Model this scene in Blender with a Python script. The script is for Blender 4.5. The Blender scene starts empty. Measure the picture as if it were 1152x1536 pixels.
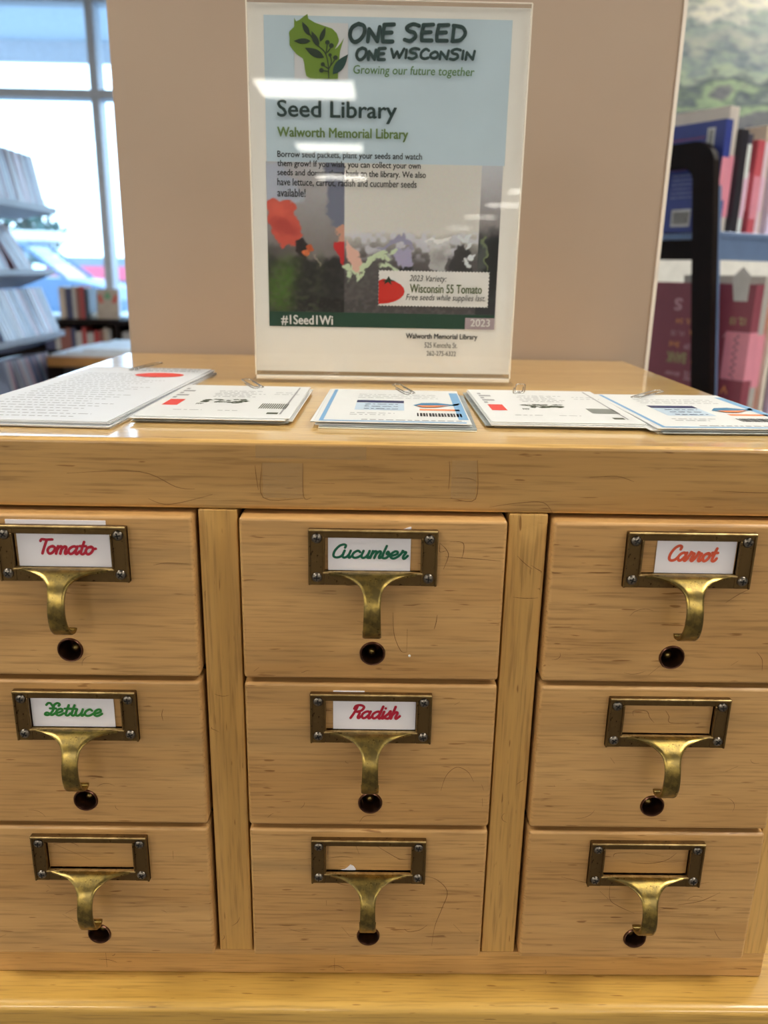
import bpy, bmesh, math, random
import numpy as np
from mathutils import Vector, Matrix, geometry
random.seed(7)
SC = bpy.context.scene
COL = SC.collection
Z0 = 1.15            # height of the underside of the cabinet's top board above the floor

# ------------------------------------------------------------------ camera
CP = Vector((0.0003, -0.4375, 0.1314 + Z0))
YAW, PITCH, ROLL, FPX = 0.01268, 0.29166, 0.0184, 1215.4
fw = Vector((math.sin(YAW)*math.cos(PITCH), math.cos(YAW)*math.cos(PITCH), -math.sin(PITCH)))
rt = Vector((math.cos(YAW), -math.sin(YAW), 0)); up = rt.cross(fw)
rt2 = rt*math.cos(ROLL) + up*math.sin(ROLL); up2 = up*math.cos(ROLL) - rt*math.sin(ROLL)
cam_d = bpy.data.cameras.new('camera'); cam = bpy.data.objects.new('camera', cam_d); COL.objects.link(cam)
cam.matrix_world = Matrix.Translation(CP) @ Matrix((rt2, up2, -fw)).transposed().to_4x4()
cam_d.sensor_fit = 'VERTICAL'; cam_d.sensor_height = 36.0; cam_d.lens = FPX/1536*36
cam_d.clip_start = 0.02; cam_d.clip_end = 300
cam_d.dof.use_dof = True; cam_d.dof.focus_distance = 0.50; cam_d.dof.aperture_fstop = 7.5
SC.camera = cam

# ------------------------------------------------------------------ world, exposure
SC.view_settings.view_transform = 'Standard'; SC.view_settings.look = 'None'
SC.view_settings.gamma = 1.0; SC.view_settings.use_curve_mapping = False
SC.view_settings.exposure = 0.43
w = bpy.data.worlds.new('overcast_sky'); SC.world = w; w.use_nodes = True
nt = w.node_tree; bg = nt.nodes['Background']
bg.inputs[0].default_value = (0.55, 0.76, 1.0, 1); bg.inputs[1].default_value = 4.6

LAMP = 17.0          # strength of the ceiling light diffusers

# ------------------------------------------------------------------ helpers
def lin(c):
    return tuple((x/255/12.92 if x/255 <= .04045 else ((x/255+.055)/1.055)**2.4) for x in c)

def new_mat(name):
    m = bpy.data.materials.new(name); m.use_nodes = True
    return m, m.node_tree, m.node_tree.nodes['Principled BSDF']

def N(t, typ, **kw):
    n = t.nodes.new(typ)
    for k, v in kw.items(): setattr(n, k, v)
    return n

def ramp(t, pts):
    r = N(t, 'ShaderNodeValToRGB'); e = r.color_ramp.elements
    while len(e) < len(pts): e.new(0.5)
    for i, (p, c) in enumerate(pts):
        e[i].position = p; e[i].color = (*c, 1) if len(c) == 3 else c
    return r

def plain(name, rgb, rough=.6, metal=0, var=.06, scale=30, spec=.5):
    """a painted or paper surface with a faint procedural mottling"""
    m, t, b = new_mat(name)
    tc = N(t, 'ShaderNodeTexCoord'); n = N(t, 'ShaderNodeTexNoise'); n.inputs['Scale'].default_value = scale
    t.links.new(tc.outputs['Object'], n.inputs['Vector'])
    c = lin(rgb)
    r = ramp(t, [(.3, tuple(x*(1-var) for x in c)), (.7, tuple(min(1, x*(1+var)) for x in c))])
    t.links.new(n.outputs['Fac'], r.inputs[0]); t.links.new(r.outputs[0], b.inputs['Base Color'])
    b.inputs['Roughness'].default_value = rough; b.inputs['Metallic'].default_value = metal
    b.inputs['Specular IOR Level'].default_value = spec
    return m

def wood(name, light, dark, axis='X', rough=.38, coat=0.0, grey=.35, seed=0.0):
    m, t, b = new_mat(name)
    tc = N(t, 'ShaderNodeTexCoord'); oi = N(t, 'ShaderNodeObjectInfo')
    off = N(t, 'ShaderNodeVectorMath', operation='SCALE'); off.inputs[0].default_value = (3.1, 5.7, 4.3)
    t.links.new(oi.outputs['Random'], off.inputs['Scale'])
    add = N(t, 'ShaderNodeVectorMath', operation='ADD')
    t.links.new(tc.outputs['Object'], add.inputs[0]); t.links.new(off.outputs[0], add.inputs[1])
    def layer(along, across, detail=4, dist=0.0):
        mp = N(t, 'ShaderNodeMapping')
        mp.inputs['Scale'].default_value = (along, across, across) if axis == 'X' else (across, across, along)
        mp.inputs['Location'].default_value = (seed, seed*2, seed*3)
        t.links.new(add.outputs[0], mp.inputs[0])
        n = N(t, 'ShaderNodeTexNoise'); n.inputs['Scale'].default_value = 1; n.inputs['Detail'].default_value = detail
        n.inputs['Distortion'].default_value = dist
        t.links.new(mp.outputs[0], n.inputs['Vector']); return n
    L, D = lin(light), lin(dark)
    broad = layer(3, 26, 3, .6)
    r1 = ramp(t, [(.25, D), (.5, tuple((a+c)/2 for a, c in zip(L, D))), (.75, L)])
    t.links.new(broad.outputs['Fac'], r1.inputs[0])
    fine = layer(28, 620, 3)
    r2 = ramp(t, [(.30, (.62, .58, .52)), (.46, (.95, .95, .95)), (.62, (1.05, 1.05, 1.05))])
    t.links.new(fine.outputs['Fac'], r2.inputs[0])
    mx = N(t, 'ShaderNodeMix', data_type='RGBA', blend_type='MULTIPLY'); mx.inputs[0].default_value = .75
    t.links.new(r1.outputs[0], mx.inputs[6]); t.links.new(r2.outputs[0], mx.inputs[7])
    fleck = layer(55, 420, 1)
    r3 = ramp(t, [(.24, (.45, .33, .2)), (.285, (1, 1, 1))])
    t.links.new(fleck.outputs['Fac'], r3.inputs[0])
    mx2 = N(t, 'ShaderNodeMix', data_type='RGBA', blend_type='MULTIPLY'); mx2.inputs[0].default_value = .8
    t.links.new(mx.outputs[2], mx2.inputs[6]); t.links.new(r3.outputs[0], mx2.inputs[7])
    st = layer(4.5, 34, 2, 1.0)
    r4 = ramp(t, [(.56, (0, 0, 0)), (.74, (1, 1, 1))])
    t.links.new(st.outputs['Fac'], r4.inputs[0])
    gf = N(t, 'ShaderNodeMath', operation='MULTIPLY'); gf.inputs[1].default_value = grey
    t.links.new(r4.outputs[0], gf.inputs[0])
    mx3 = N(t, 'ShaderNodeMix', data_type='RGBA'); t.links.new(gf.outputs[0], mx3.inputs[0])
    t.links.new(mx2.outputs[2], mx3.inputs[6]); mx3.inputs[7].default_value = (*lin((126, 104, 70)), 1)
    t.links.new(mx3.outputs[2], b.inputs['Base Color'])
    bp = N(t, 'ShaderNodeBump'); bp.inputs['Strength'].default_value = .12; bp.inputs['Distance'].default_value = .0004
    t.links.new(fine.outputs['Fac'], bp.inputs['Height']); t.links.new(bp.outputs[0], b.inputs['Normal'])
    b.inputs['Roughness'].default_value = rough
    if coat:
        b.inputs['Coat Weight'].default_value = coat; b.inputs['Coat Roughness'].default_value = .07
    return m

def clear(name, tint=(1, 1, 1), refl=1.0, rough=.02):
    """clear sheet: sees through, mirrors by fresnel"""
    m, t, b = new_mat(name); t.nodes.remove(b)
    out = t.nodes['Material Output']
    tr = N(t, 'ShaderNodeBsdfTransparent'); tr.inputs[0].default_value = (*tint, 1)
    gl = N(t, 'ShaderNodeBsdfGlossy'); gl.inputs['Roughness'].default_value = rough
    fr = N(t, 'ShaderNodeFresnel'); geo = N(t, 'ShaderNodeNewGeometry'); io = N(t, 'ShaderNodeMapRange'); io.inputs['To Min'].default_value = 1.49; io.inputs['To Max'].default_value = 1/1.49
    t.links.new(geo.outputs['Backfacing'], io.inputs['Value']); t.links.new(io.outputs[0], fr.inputs['IOR'])
    mu = N(t, 'ShaderNodeMath', operation='MULTIPLY'); mu.inputs[1].default_value = refl
    t.links.new(fr.outputs[0], mu.inputs[0])
    mx = N(t, 'ShaderNodeMixShader'); t.links.new(mu.outputs[0], mx.inputs[0])
    t.links.new(tr.outputs[0], mx.inputs[1]); t.links.new(gl.outputs[0], mx.inputs[2]); t.links.new(mx.outputs[0], out.inputs[0])
    return m

def brass(name, dark, gold, amount, rough=.34):
    m, t, b = new_mat(name)
    tc = N(t, 'ShaderNodeTexCoord'); n = N(t, 'ShaderNodeTexNoise'); n.inputs['Scale'].default_value = 90
    n.inputs['Detail'].default_value = 6; n.inputs['Roughness'].default_value = .6
    t.links.new(tc.outputs['Object'], n.inputs['Vector'])
    r = ramp(t, [(max(0, .62-amount), lin(dark)), (min(1, .78-amount*.6), lin(gold))])
    t.links.new(n.outputs['Fac'], r.inputs[0])
    sp = N(t, 'ShaderNodeTexNoise'); sp.inputs['Scale'].default_value = 420; sp.inputs['Detail'].default_value = 2
    t.links.new(tc.outputs['Object'], sp.inputs['Vector'])
    r2 = ramp(t, [(.27, (.12, .09, .05)), (.36, (1, 1, 1))]); t.links.new(sp.outputs['Fac'], r2.inputs[0])
    mx = N(t, 'ShaderNodeMix', data_type='RGBA', blend_type='MULTIPLY'); mx.inputs[0].default_value = .8
    t.links.new(r.outputs[0], mx.inputs[6]); t.links.new(r2.outputs[0], mx.inputs[7])
    t.links.new(mx.outputs[2], b.inputs['Base Color'])
    b.inputs['Metallic'].default_value = 1; 
    rr = N(t, 'ShaderNodeMapRange'); rr.inputs['To Min'].default_value = rough+.12; rr.inputs['To Max'].default_value = rough-.08
    t.links.new(n.outputs['Fac'], rr.inputs['Value']); t.links.new(rr.outputs[0], b.inputs['Roughness'])
    bp = N(t, 'ShaderNodeBump'); bp.inputs['Strength'].default_value = .25; bp.inputs['Distance'].default_value = .0003
    t.links.new(n.outputs['Fac'], bp.inputs['Height']); t.links.new(bp.outputs[0], b.inputs['Normal'])
    return m

def emit(name, rgb, s):
    m, t, b = new_mat(name); b.inputs['Base Color'].default_value = (*lin(rgb), 1)
    b.inputs['Emission Color'].default_value = (*lin(rgb), 1); b.inputs['Emission Strength'].default_value = s
    return m

def vcol(name, rough=.5):
    m, t, b = new_mat(name); a = N(t, 'ShaderNodeAttribute', attribute_name='Col')
    t.links.new(a.outputs['Color'], b.inputs['Base Color']); b.inputs['Roughness'].default_value = rough
    return m

def rand_mat(name, cols, rough=.35):
    """one printed-cover material; each copy of the object takes its own tone"""
    m, t, b = new_mat(name); oi = N(t, 'ShaderNodeObjectInfo')
    k = len(cols); r = ramp(t, [(i/k, lin(c)) for i, c in enumerate(cols)]); r.color_ramp.interpolation = 'CONSTANT'
    t.links.new(oi.outputs['Random'], r.inputs[0]); t.links.new(r.outputs[0], b.inputs['Base Color'])
    b.inputs['Roughness'].default_value = rough
    return m

# ---- mesh helpers
def box(bm, x0, x1, y0, y1, z0, z1, bev=0.0, seg=2, M=None):
    r = bmesh.ops.create_cube(bm, size=1.0)
    vs = r['verts']
    for v in vs:
        v.co = Vector((x0+(v.co.x+.5)*(x1-x0), y0+(v.co.y+.5)*(y1-y0), z0+(v.co.z+.5)*(z1-z0)))
    if bev:
        es = list({e for v in vs for e in v.link_edges})
        q = bmesh.ops.bevel(bm, geom=es, offset=bev, segments=seg, profile=.5, affect='EDGES')
        vs = list({v for f in q['faces'] for v in f.verts} | {v for v in vs if v.is_valid})
    if M is not None:
        for v in vs: v.co = M @ v.co
    return vs

def tube(bm, pts, rad, seg=8, cap=True):
    pts = [Vector(p) for p in pts]; rings = []
    n = len(pts); prev = None
    for i, p in enumerate(pts):
        d = (pts[min(i+1, n-1)] - pts[max(i-1, 0)]).normalized()
        if prev is None:
            a = d.orthogonal().normalized()
        else:
            a = (prev - d*prev.dot(d)).normalized()
        prev = a; b = d.cross(a)
        rr = rad[i] if isinstance(rad, (list, tuple)) else rad
        rings.append([bm.verts.new(p + (a*math.cos(2*math.pi*k/seg) + b*math.sin(2*math.pi*k/seg))*rr) for k in range(seg)])
    for a, b in zip(rings, rings[1:]):
        for k in range(seg): bm.faces.new((a[k], a[(k+1) % seg], b[(k+1) % seg], b[k]))
    if cap:
        bm.faces.new(rings[0][::-1]); bm.faces.new(rings[-1])

def prism(bm, poly, z0, z1, M=None):
    """polygon in local XY extruded in local Z"""
    a = [bm.verts.new((x, y, z0)) for x, y in poly]; b = [bm.verts.new((x, y, z1)) for x, y in poly]
    n = len(poly)
    try:
        bm.faces.new(a[::-1]); bm.faces.new(b)
    except ValueError: pass
    for i in range(n): bm.faces.new((a[i], a[(i+1) % n], b[(i+1) % n], b[i]))
    if M is not None:
        for v in a+b: v.co = M @ v.co

def lathe(bm, prof, seg=24, M=None):
    rings = []
    for r, z in prof:
        rings.append([bm.verts.new((r*math.cos(2*math.pi*k/seg), r*math.sin(2*math.pi*k/seg), z)) for k in range(seg)] if r > 1e-6 else [bm.verts.new((0, 0, z))])
    for a, b in zip(rings, rings[1:]):
        for k in range(seg):
            k2 = (k+1) % seg
            if len(a) == 1: bm.faces.new((a[0], b[k], b[k2])) if len(b) > 1 else None
            elif len(b) == 1: bm.faces.new((a[k], a[k2], b[0]))
            else: bm.faces.new((a[k], a[k2], b[k2], b[k]))
    if M is not None:
        for r in rings:
            for v in r: v.co = M @ v.co

def obj(name, bm, mat=None, parent=None, loc=None, smooth=False, rot=None):
    if isinstance(bm, bmesh.types.BMesh):
        bmesh.ops.recalc_face_normals(bm, faces=bm.faces[:])
        me = bpy.data.meshes.new(name); bm.to_mesh(me); bm.free()
    else: me = bm
    if smooth:
        for p in me.polygons: p.use_smooth = True
        if smooth != 'all':
            me.set_sharp_from_angle(angle=math.radians(40))
    if mat and not me.materials: me.materials.append(mat)
    o = bpy.data.objects.new(name, me); COL.objects.link(o)
    if parent: o.parent = parent
    if loc is not None: o.location = loc
    if rot is not None: o.rotation_euler = rot
    if smooth is True: wn(o)
    return o

def wn(o):
    m_ = o.modifiers.new('wn', 'WEIGHTED_NORMAL'); m_.keep_sharp = True; m_.weight = 80; return o

def thing(name, label, cat, loc=(0, 0, 0), rot=(0, 0, 0), group=None):
    o = bpy.data.objects.new(name, None); COL.objects.link(o); o.location = loc; o.rotation_euler = rot
    o.empty_display_size = .05
    return tag(o, label, cat, group)

def tag(o, label, cat, group=None, kind=None):
    o['label'] = label; o['category'] = cat
    if group: o['group'] = group
    if kind: o['kind'] = kind
    return o

def struct(o): o['kind'] = 'structure'; return o
def stuff(o): o['kind'] = 'stuff'; return o

def flat(name, polys, mat, parent, lift=0.0, z=0.0):
    """flat print: polygons in the local XY plane, each a hair above the last"""
    bm = bmesh.new()
    for i, pl in enumerate(polys):
        tri = geometry.tessellate_polygon([[Vector((x, y, 0)) for x, y in pl]])
        vs = [bm.verts.new((x, y, z+i*lift)) for x, y in pl]
        for tr in tri:
            try: bm.faces.new([vs[k] for k in tr])
            except ValueError: pass
    me = bpy.data.meshes.new(name); bmesh.ops.recalc_face_normals(bm, faces=bm.faces[:])
    for f in bm.faces:
        if f.normal.z < 0: f.normal_flip()
    bm.to_mesh(me); bm.free(); me.materials.append(mat)
    o = bpy.data.objects.new(name, me); COL.objects.link(o); o.parent = parent
    if len(polys) > 1: o['kind'] = 'stuff'
    return o

def rect(x0, y0, x1, y1): return [(x0, y0), (x1, y0), (x1, y1), (x0, y1)]

def catmull(p, k=7):
    if len(p) < 3: return p
    q = [p[0]]+list(p)+[p[-1]]; out = []
    for i in range(1, len(q)-2):
        for s in range(k):
            t = s/k; a, b, c, d = q[i-1:i+3]
            out.append(tuple(.5*((2*b[j])+(-a[j]+c[j])*t+(2*a[j]-5*b[j]+4*c[j]-d[j])*t*t+(-a[j]+3*b[j]-3*c[j]+d[j])*t**3) for j in (0, 1)))
    out.append(tuple(p[-1])); return out

def strokes_mesh(name, strokes, wd, mat, parent, z=0.0):
    """pen strokes of even width with round ends, flat in local XY"""
    bm = bmesh.new(); lift = 0
    for st in strokes:
        zz = z + lift; lift += 4e-6
        n = len(st); L = []; R = []
        wds = [wd(i/(max(1, n-1))) if callable(wd) else wd for i in range(n)]
        for i, (x, y) in enumerate(st):
            ax, ay = st[max(0, i-1)]; bx, by = st[min(n-1, i+1)]
            dx, dy = bx-ax, by-ay; l = math.hypot(dx, dy) or 1; nx, ny = -dy/l, dx/l; h = wds[i]/2
            zi = zz + i*1.5e-6; lift = max(lift, zi-z+4e-6)
            L.append(bm.verts.new((x+nx*h, y+ny*h, zi))); R.append(bm.verts.new((x-nx*h, y-ny*h, zi)))
        for i in range(n-1):
            try: bm.faces.new((R[i], R[i+1], L[i+1], L[i]))
            except ValueError: pass
        for e in (0, n-1):
            c = st[e]; h = wds[e]/2
            bm.faces.new([bm.verts.new((c[0]+h*math.cos(a*math.pi/5), c[1]+h*math.sin(a*math.pi/5), (zz if e == 0 else zz+(n-1)*1.5e-6)+1e-6)) for a in range(10)])
    for f in bm.faces:
        f.normal_update()
        if f.normal.z < 0: f.normal_flip()
    me = bpy.data.meshes.new(name); bm.to_mesh(me); bm.free(); me.materials.append(mat)
    o = bpy.data.objects.new(name, me); COL.objects.link(o); o.parent = parent
    return o

def text_mesh(body, x0, x1, y0, y1, bold=0.0, shear=0.0, fat=0.0):
    """mesh of a line of type stretched to fill the box"""
    cu = bpy.data.curves.new('type', 'FONT'); cu.body = body; cu.size = 1; cu.offset = bold; cu.shear = shear
    cu.resolution_u = 3
    to = bpy.data.objects.new('type', cu); COL.objects.link(to)
    dg = bpy.context.evaluated_depsgraph_get(); dg.update()
    me = bpy.data.meshes.new_from_object(to.evaluated_get(dg))
    bpy.data.objects.remove(to); bpy.data.curves.remove(cu)
    xs = [v.co.x for v in me.vertices]; ys = [v.co.y for v in me.vertices]
    ax, bx, ay, by = min(xs), max(xs), min(ys), max(ys)
    for v in me.vertices:
        v.co.x = x0+(v.co.x-ax)/(bx-ax)*(x1-x0); v.co.y = y0+(v.co.y-ay)/(by-ay)*(y1-y0); v.co.z = 0
    if fat:            # heavier type: the same outlines printed again, a hair to either side
        bm = bmesh.new(); bm.from_mesh(me); base = bm.verts[:]; bf = bm.faces[:]
        for k_, (dx, dy) in enumerate(((fat, 0), (-fat, 0), (0, fat*.8), (0, -fat*.8))):
            cp = {v: bm.verts.new((v.co.x+dx, v.co.y+dy, 3e-6*(k_+1))) for v in base}
            for f in bf: bm.faces.new([cp[v] for v in f.verts])
        bm.to_mesh(me); bm.free()
    return me

def text(name, body, x0, x1, y0, y1, mat, parent, bold=0.0, shear=0.0, z=0.0, rot=None, loc=(0, 0, 0), fat=0.0):
    me = text_mesh(body, x0, x1, y0, y1, bold, shear, fat); me.name = name
    me.materials.clear(); me.materials.append(mat)
    o = bpy.data.objects.new(name, me); COL.objects.link(o); o.parent = parent; o.location = (loc[0], loc[1], loc[2]+z)
    if rot: o.rotation_euler = rot
    return o

# script alphabet: strokes per letter, advance
E_ = [(.88, .72), (.62, 1.0), (.25, .82), (.12, .42), (.34, .02), (.62, .12), (.84, .5)]
SCRIPT = {
 'o': ([[(.5, 1), (.2, .8), (.12, .4), (.36, 0), (.66, .14), (.8, .6), (.6, .98), (.46, .9)], [(.7, .9), (.85, .72), (1.05, .75)]], .95),
 'a': ([E_, [(.9, 1), (.86, .45), (.9, .1), (1.05, 0), (1.25, .35)]], 1.12),
 'm': ([[(.1, 1), (.1, 0)], [(.1, .5), (.3, .95), (.52, .85), (.52, 0)], [(.52, .5), (.74, .95), (.96, .85), (.96, .2), (1.08, 0), (1.3, .35)]], 1.16),
 'u': ([[(.1, 1), (.08, .3), (.28, 0), (.55, .12), (.7, .5)], [(.72, 1), (.72, .2), (.88, 0), (1.08, .35)]], .96),
 'c': ([[(.78, .8), (.5, 1), (.16, .7), (.14, .25), (.4, 0), (.72, .06), (1.02, .35)]], .98),
 'e': ([[(.0, .3), (.35, .4), (.72, .65), (.66, .95), (.4, 1), (.16, .7), (.16, .25), (.42, 0), (.7, .06), (.98, .35)]], .93),
 't': ([[(.32, 1.6), (.28, .3), (.42, 0), (.62, .06), (.75, .35)], [(0, 1.05), (.62, 1.05)]], .62),
 'r': ([[(0, .3), (.2, .75), (.24, 1.15), (.34, .93), (.64, .9), (.54, .45), (.56, .08), (.74, 0), (.95, .4)]], .84),
 'b': ([[(.14, 1.75), (.1, .3), (.3, 0), (.62, .1), (.72, .6), (.5, .95), (.46, .62), (.85, .6)]], .8),
 'd': ([E_, [(.92, 1.75), (.86, .45), (.9, .1), (1.05, 0), (1.25, .35)]], 1.12),
 'i': ([[(.12, 1), (.1, .25), (.24, 0), (.44, .35)], [(.14, 1.48), (.14, 1.5)]], .36),
 's': ([[(0, .3), (.28, .7), (.42, 1.12), (.5, .6), (.6, .25), (.44, 0), (.14, .06)], [(.5, .04), (.75, .35)]], .66),
 'h': ([[(.12, 1.75), (.1, 0)], [(.1, .5), (.34, .95), (.58, .85), (.56, .2), (.7, 0), (.96, .4)]], .85),
 'T': ([[(-.05, 1.62), (.05, 1.85), (.5, 1.8), (1.1, 1.84)], [(.56, 1.8), (.5, .9), (.48, 0)]], .8),
 'C': ([[(1.02, 1.4), (1.02, 1.72), (.74, 1.85), (.36, 1.6), (.1, .9), (.16, .25), (.48, 0), (.86, .1), (1.1, .45)]], 1.0),
 'L': ([[(-.15, 1.55), (0, 1.85), (.3, 1.75), (.72, 1.0), (.6, .3), (.3, 0), (.02, .1), (.1, .38), (.4, .3), (.75, .02), (1.1, .35)], [(.74, 1.1), (.7, 1.6), (.98, 1.88), (1.25, 1.7), (1.2, 1.45)], [(.35, 1.05), (1.0, 1.05)]], 1.0),
 'R': ([[(.28, 1.75), (.2, .9), (.0, 0)], [(.02, 1.35), (.1, 1.78), (.6, 1.88), (1.0, 1.6), (.85, 1.1), (.32, .92)], [(.4, .92), (.76, .8), (.74, .2), (.88, 0), (1.1, .35)]], 1.0),
}
def script_word(name, word, x0, x1, y0, xh, mat, parent, z, wd=.34):
    st = []; pen = 0
    for ch in word:
        s, adv = SCRIPT[ch]
        for q in s: st.append([(pen+x+.28*y, y) for x, y in catmull(q, 6)])
        pen += adv
    xs = [p[0] for s in st for p in s]; a, b = min(xs), max(xs); k = (x1-x0)/(b-a)
    st = [[(x0+(x-a)*k, y0+y*xh) for x, y in s] for s in st]
    return strokes_mesh(name, st, wd*xh, mat, parent, z)

# brush capitals for the poster heading (unit height 1)
CAPS = {
 'O': ([[(.45, 1.02), (.12, .8), (.02, .35), (.2, -.02), (.5, .05), (.75, .45), (.72, .88), (.42, 1.0)]], .9),
 'N': ([[(.06, 0), (.1, .72)], [(.1, .72), (.56, .02)], [(.56, .02), (.64, .85)]], .76),
 'E': ([[(.14, 1.0), (.06, .5), (.08, .02)], [(.1, .98), (.62, 1.02)], [(.1, .52), (.52, .55)], [(.08, .02), (.6, .03)]], .78),
 'S': ([[(.72, .93), (.4, 1.02), (.1, .82), (.2, .6), (.5, .48), (.56, .2), (.3, -.03), (.02, .04)]], .82),
 'D': ([[(.12, .96), (.1, .02)], [(.08, .98), (.55, .88), (.72, .5), (.5, .1), (.08, .01)]], .84),
 'W': ([[(.0, .9), (.2, .05)], [(.2, .05), (.42, .66)], [(.42, .66), (.6, .05)], [(.6, .05), (.9, .95)]], .98),
 'I': ([[(.1, .86), (.08, .05)]], .26),
 'C': ([[(.6, .82), (.36, .96), (.08, .6), (.1, .15), (.34, 0), (.6, .1)]], .7),
 'o': ([[(.34, .72), (.08, .5), (.06, .2), (.3, .06), (.54, .25), (.52, .6), (.32, .72)]], .66),
 ' ': ([], .34),
}
def caps_word(name, word, x0, x1, y0, y1, mat, parent, z, wd=.17):
    st = []; pen = 0
    for ch in word:
        s, adv = CAPS[ch]
        for q in s: st.append([(pen+x+.04*y, y) for x, y in catmull(q, 6)])
        pen += adv
    xs = [p[0] for s in st for p in s]; a, b = min(xs), max(xs); k = (x1-x0)/(b-a); h = y1-y0
    st = [[(x0+(x-a)*k, y0+y*h) for x, y in s] for s in st]
    return strokes_mesh(name, st, wd*h, mat, parent, z)

# ------------------------------------------------------------------ materials
M_drawer = wood('drawer_wood', (206, 162, 104), (182, 136, 80), 'X', .40, .25, .38, 1.3)
M_rail = wood('rail_wood', (214, 168, 106), (184, 138, 76), 'X', .38, .3, .30, 4.1)
M_top_shade = wood('top_wood_front_shade', (194, 152, 92), (166, 124, 68), 'X', .38, .3, .30, 4.1)
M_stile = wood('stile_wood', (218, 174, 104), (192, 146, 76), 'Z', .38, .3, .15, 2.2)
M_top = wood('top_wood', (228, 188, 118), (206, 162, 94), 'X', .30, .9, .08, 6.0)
M_stand = wood('stand_wood', (210, 168, 88), (184, 142, 64), 'X', .34, .5, .15, 8.0)
M_dark = plain('dark_gap', (34, 24, 20), .8)
M_plate = brass('aged_brass_plate', (118, 94, 60), (142, 114, 70), .12, .46)
M_pull = brass('worn_brass_pull', (128, 110, 66), (206, 174, 90), .16, .30)
M_edge = brass('rubbed_brass_edge_highlight', (176, 148, 98), (226, 200, 142), .2, .5)  # paler brass: a highlight painted on the lips, along with their wear
M_screw = plain('steel_screw', (132, 124, 114), .3, 1.0, .1, 300)
M_slot = plain('screw_slot_black', (14, 12, 12), .8)
M_hole = plain('bronze_sleeve', (92, 62, 48), .3, .9, .1)
M_card = plain('white_card', (236, 232, 238), .6, 0, .015)
M_acr = clear('clear_acrylic', (.97, .975, .97), .6)
M_acr_edge = plain('acrylic_edge', (222, 214, 200), .15, 0, .03)
M_sheet = plain('poster_paper', (238, 233, 228), .55, 0, .01)
M_column = plain('tan_paint', (164, 144, 126), .75, 0, .02, 8)
M_bead = plain('pale_bead_highlight', (226, 216, 204), .5)
M_white = plain('white_paint', (226, 224, 218), .7)
M_ceil = plain('ceiling_tile', (222, 218, 208), .9)
M_carpet = plain('grey_carpet', (96, 92, 90), .95, 0, .3, 60)
M_alu = plain('window_frame_grey', (196, 200, 208), .4, 0, .03)
M_glass = clear('window_glass', (.93, .97, .98), 1.0, .0)
M_steel = plain('blue_grey_steel', (108, 132, 172), .4, .2, .04)
M_black = plain('dark_brown_laminate', (24, 14, 12), .6, 0, .2, 20, .15)
M_wire = plain('paper_clip_wire', (190, 188, 184), .22, 1.0, .02)
M_paper = plain('plain_paper', (216, 218, 222), .6, 0, .01)
M_pages = plain('book_pages', (206, 198, 186), .8, 0, .08, 200)

# =================================================================== the room
def slab(name, x0, x1, y0, y1, z0, z1, m, bev=0):
    bm = bmesh.new(); box(bm, x0, x1, y0, y1, z0, z1, bev); return struct(obj(name, bm, m))
XL, XR, YB, YF, H = -6.0, 7.0, -36.0, 4.35, 2.9
slab('floor', XL, XR, YB, YF+.1, -.1, 0, M_carpet)
slab('ceiling', XL, XR, YB, YF+.1, H, H+.1, M_ceil)
slab('wall_left', XL-.1, XL, YB, YF+.1, 0, H, M_white)
slab('wall_right', XR, XR+.1, YB, YF+.1, 0, H, M_white)
slab('wall_back', XL, XR, YB-.1, YB, 0, H, M_white)
WX0, WX1 = -5.6, 0.2          # glazed stretch of the front wall
slab('wall_front', WX1, XR, YF, YF+.12, 0, H, M_white)
slab('wall_front_low', XL, WX1, YF, YF+.12, 0, .35, M_white)
slab('wall_front_header', XL, WX1, YF, YF+.12, 2.60, H, M_alu)
slab('wall_front_end', XL, WX0, YF, YF+.12, .35, 2.6, M_white)
# column behind the cabinet
slab('wall_column', -.2665, .2955, .456, .95, 0, H, M_column, .002)
slab('trim_1', .2940, .2975, .4545, .4600, 0, H, M_bead)  # pale strip: highlight along the corner bead put into the colour

def window(k, x0, x1, z0, z1, fr=.045):
    wo = bpy.data.objects.new('window_%d' % k, None); COL.objects.link(wo); wo.location = (x0, YF, z0); struct(wo)
    W_, H_ = x1-x0, z1-z0
    for nm, b in (('jamb', (0, fr/2, 0, H_)), ('jamb', (W_-fr/2, W_, 0, H_)), ('head', (fr/2, W_-fr/2, H_-fr/2, H_)), ('sill', (fr/2, W_-fr/2, 0, fr/2))):
        bm = bmesh.new(); box(bm, b[0], b[1], -.01, .11, b[2], b[3], .003, 1); obj(nm, bm, M_alu, wo)
    bm = bmesh.new(); box(bm, fr/2, W_-fr/2, .05, .056, fr/2, H_-fr/2); obj('pane', bm, M_glass, wo)
k = 1
for x0, x1 in ((-5.6, -4.27), (-4.27, -2.90), (-2.90, -1.52), (-1.52, -.16), (-.16, .2)):
    window(k, x0, x1, .35, 2.145); k += 1
    window(k, x0, x1, 2.145, 2.60); k += 1

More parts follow.
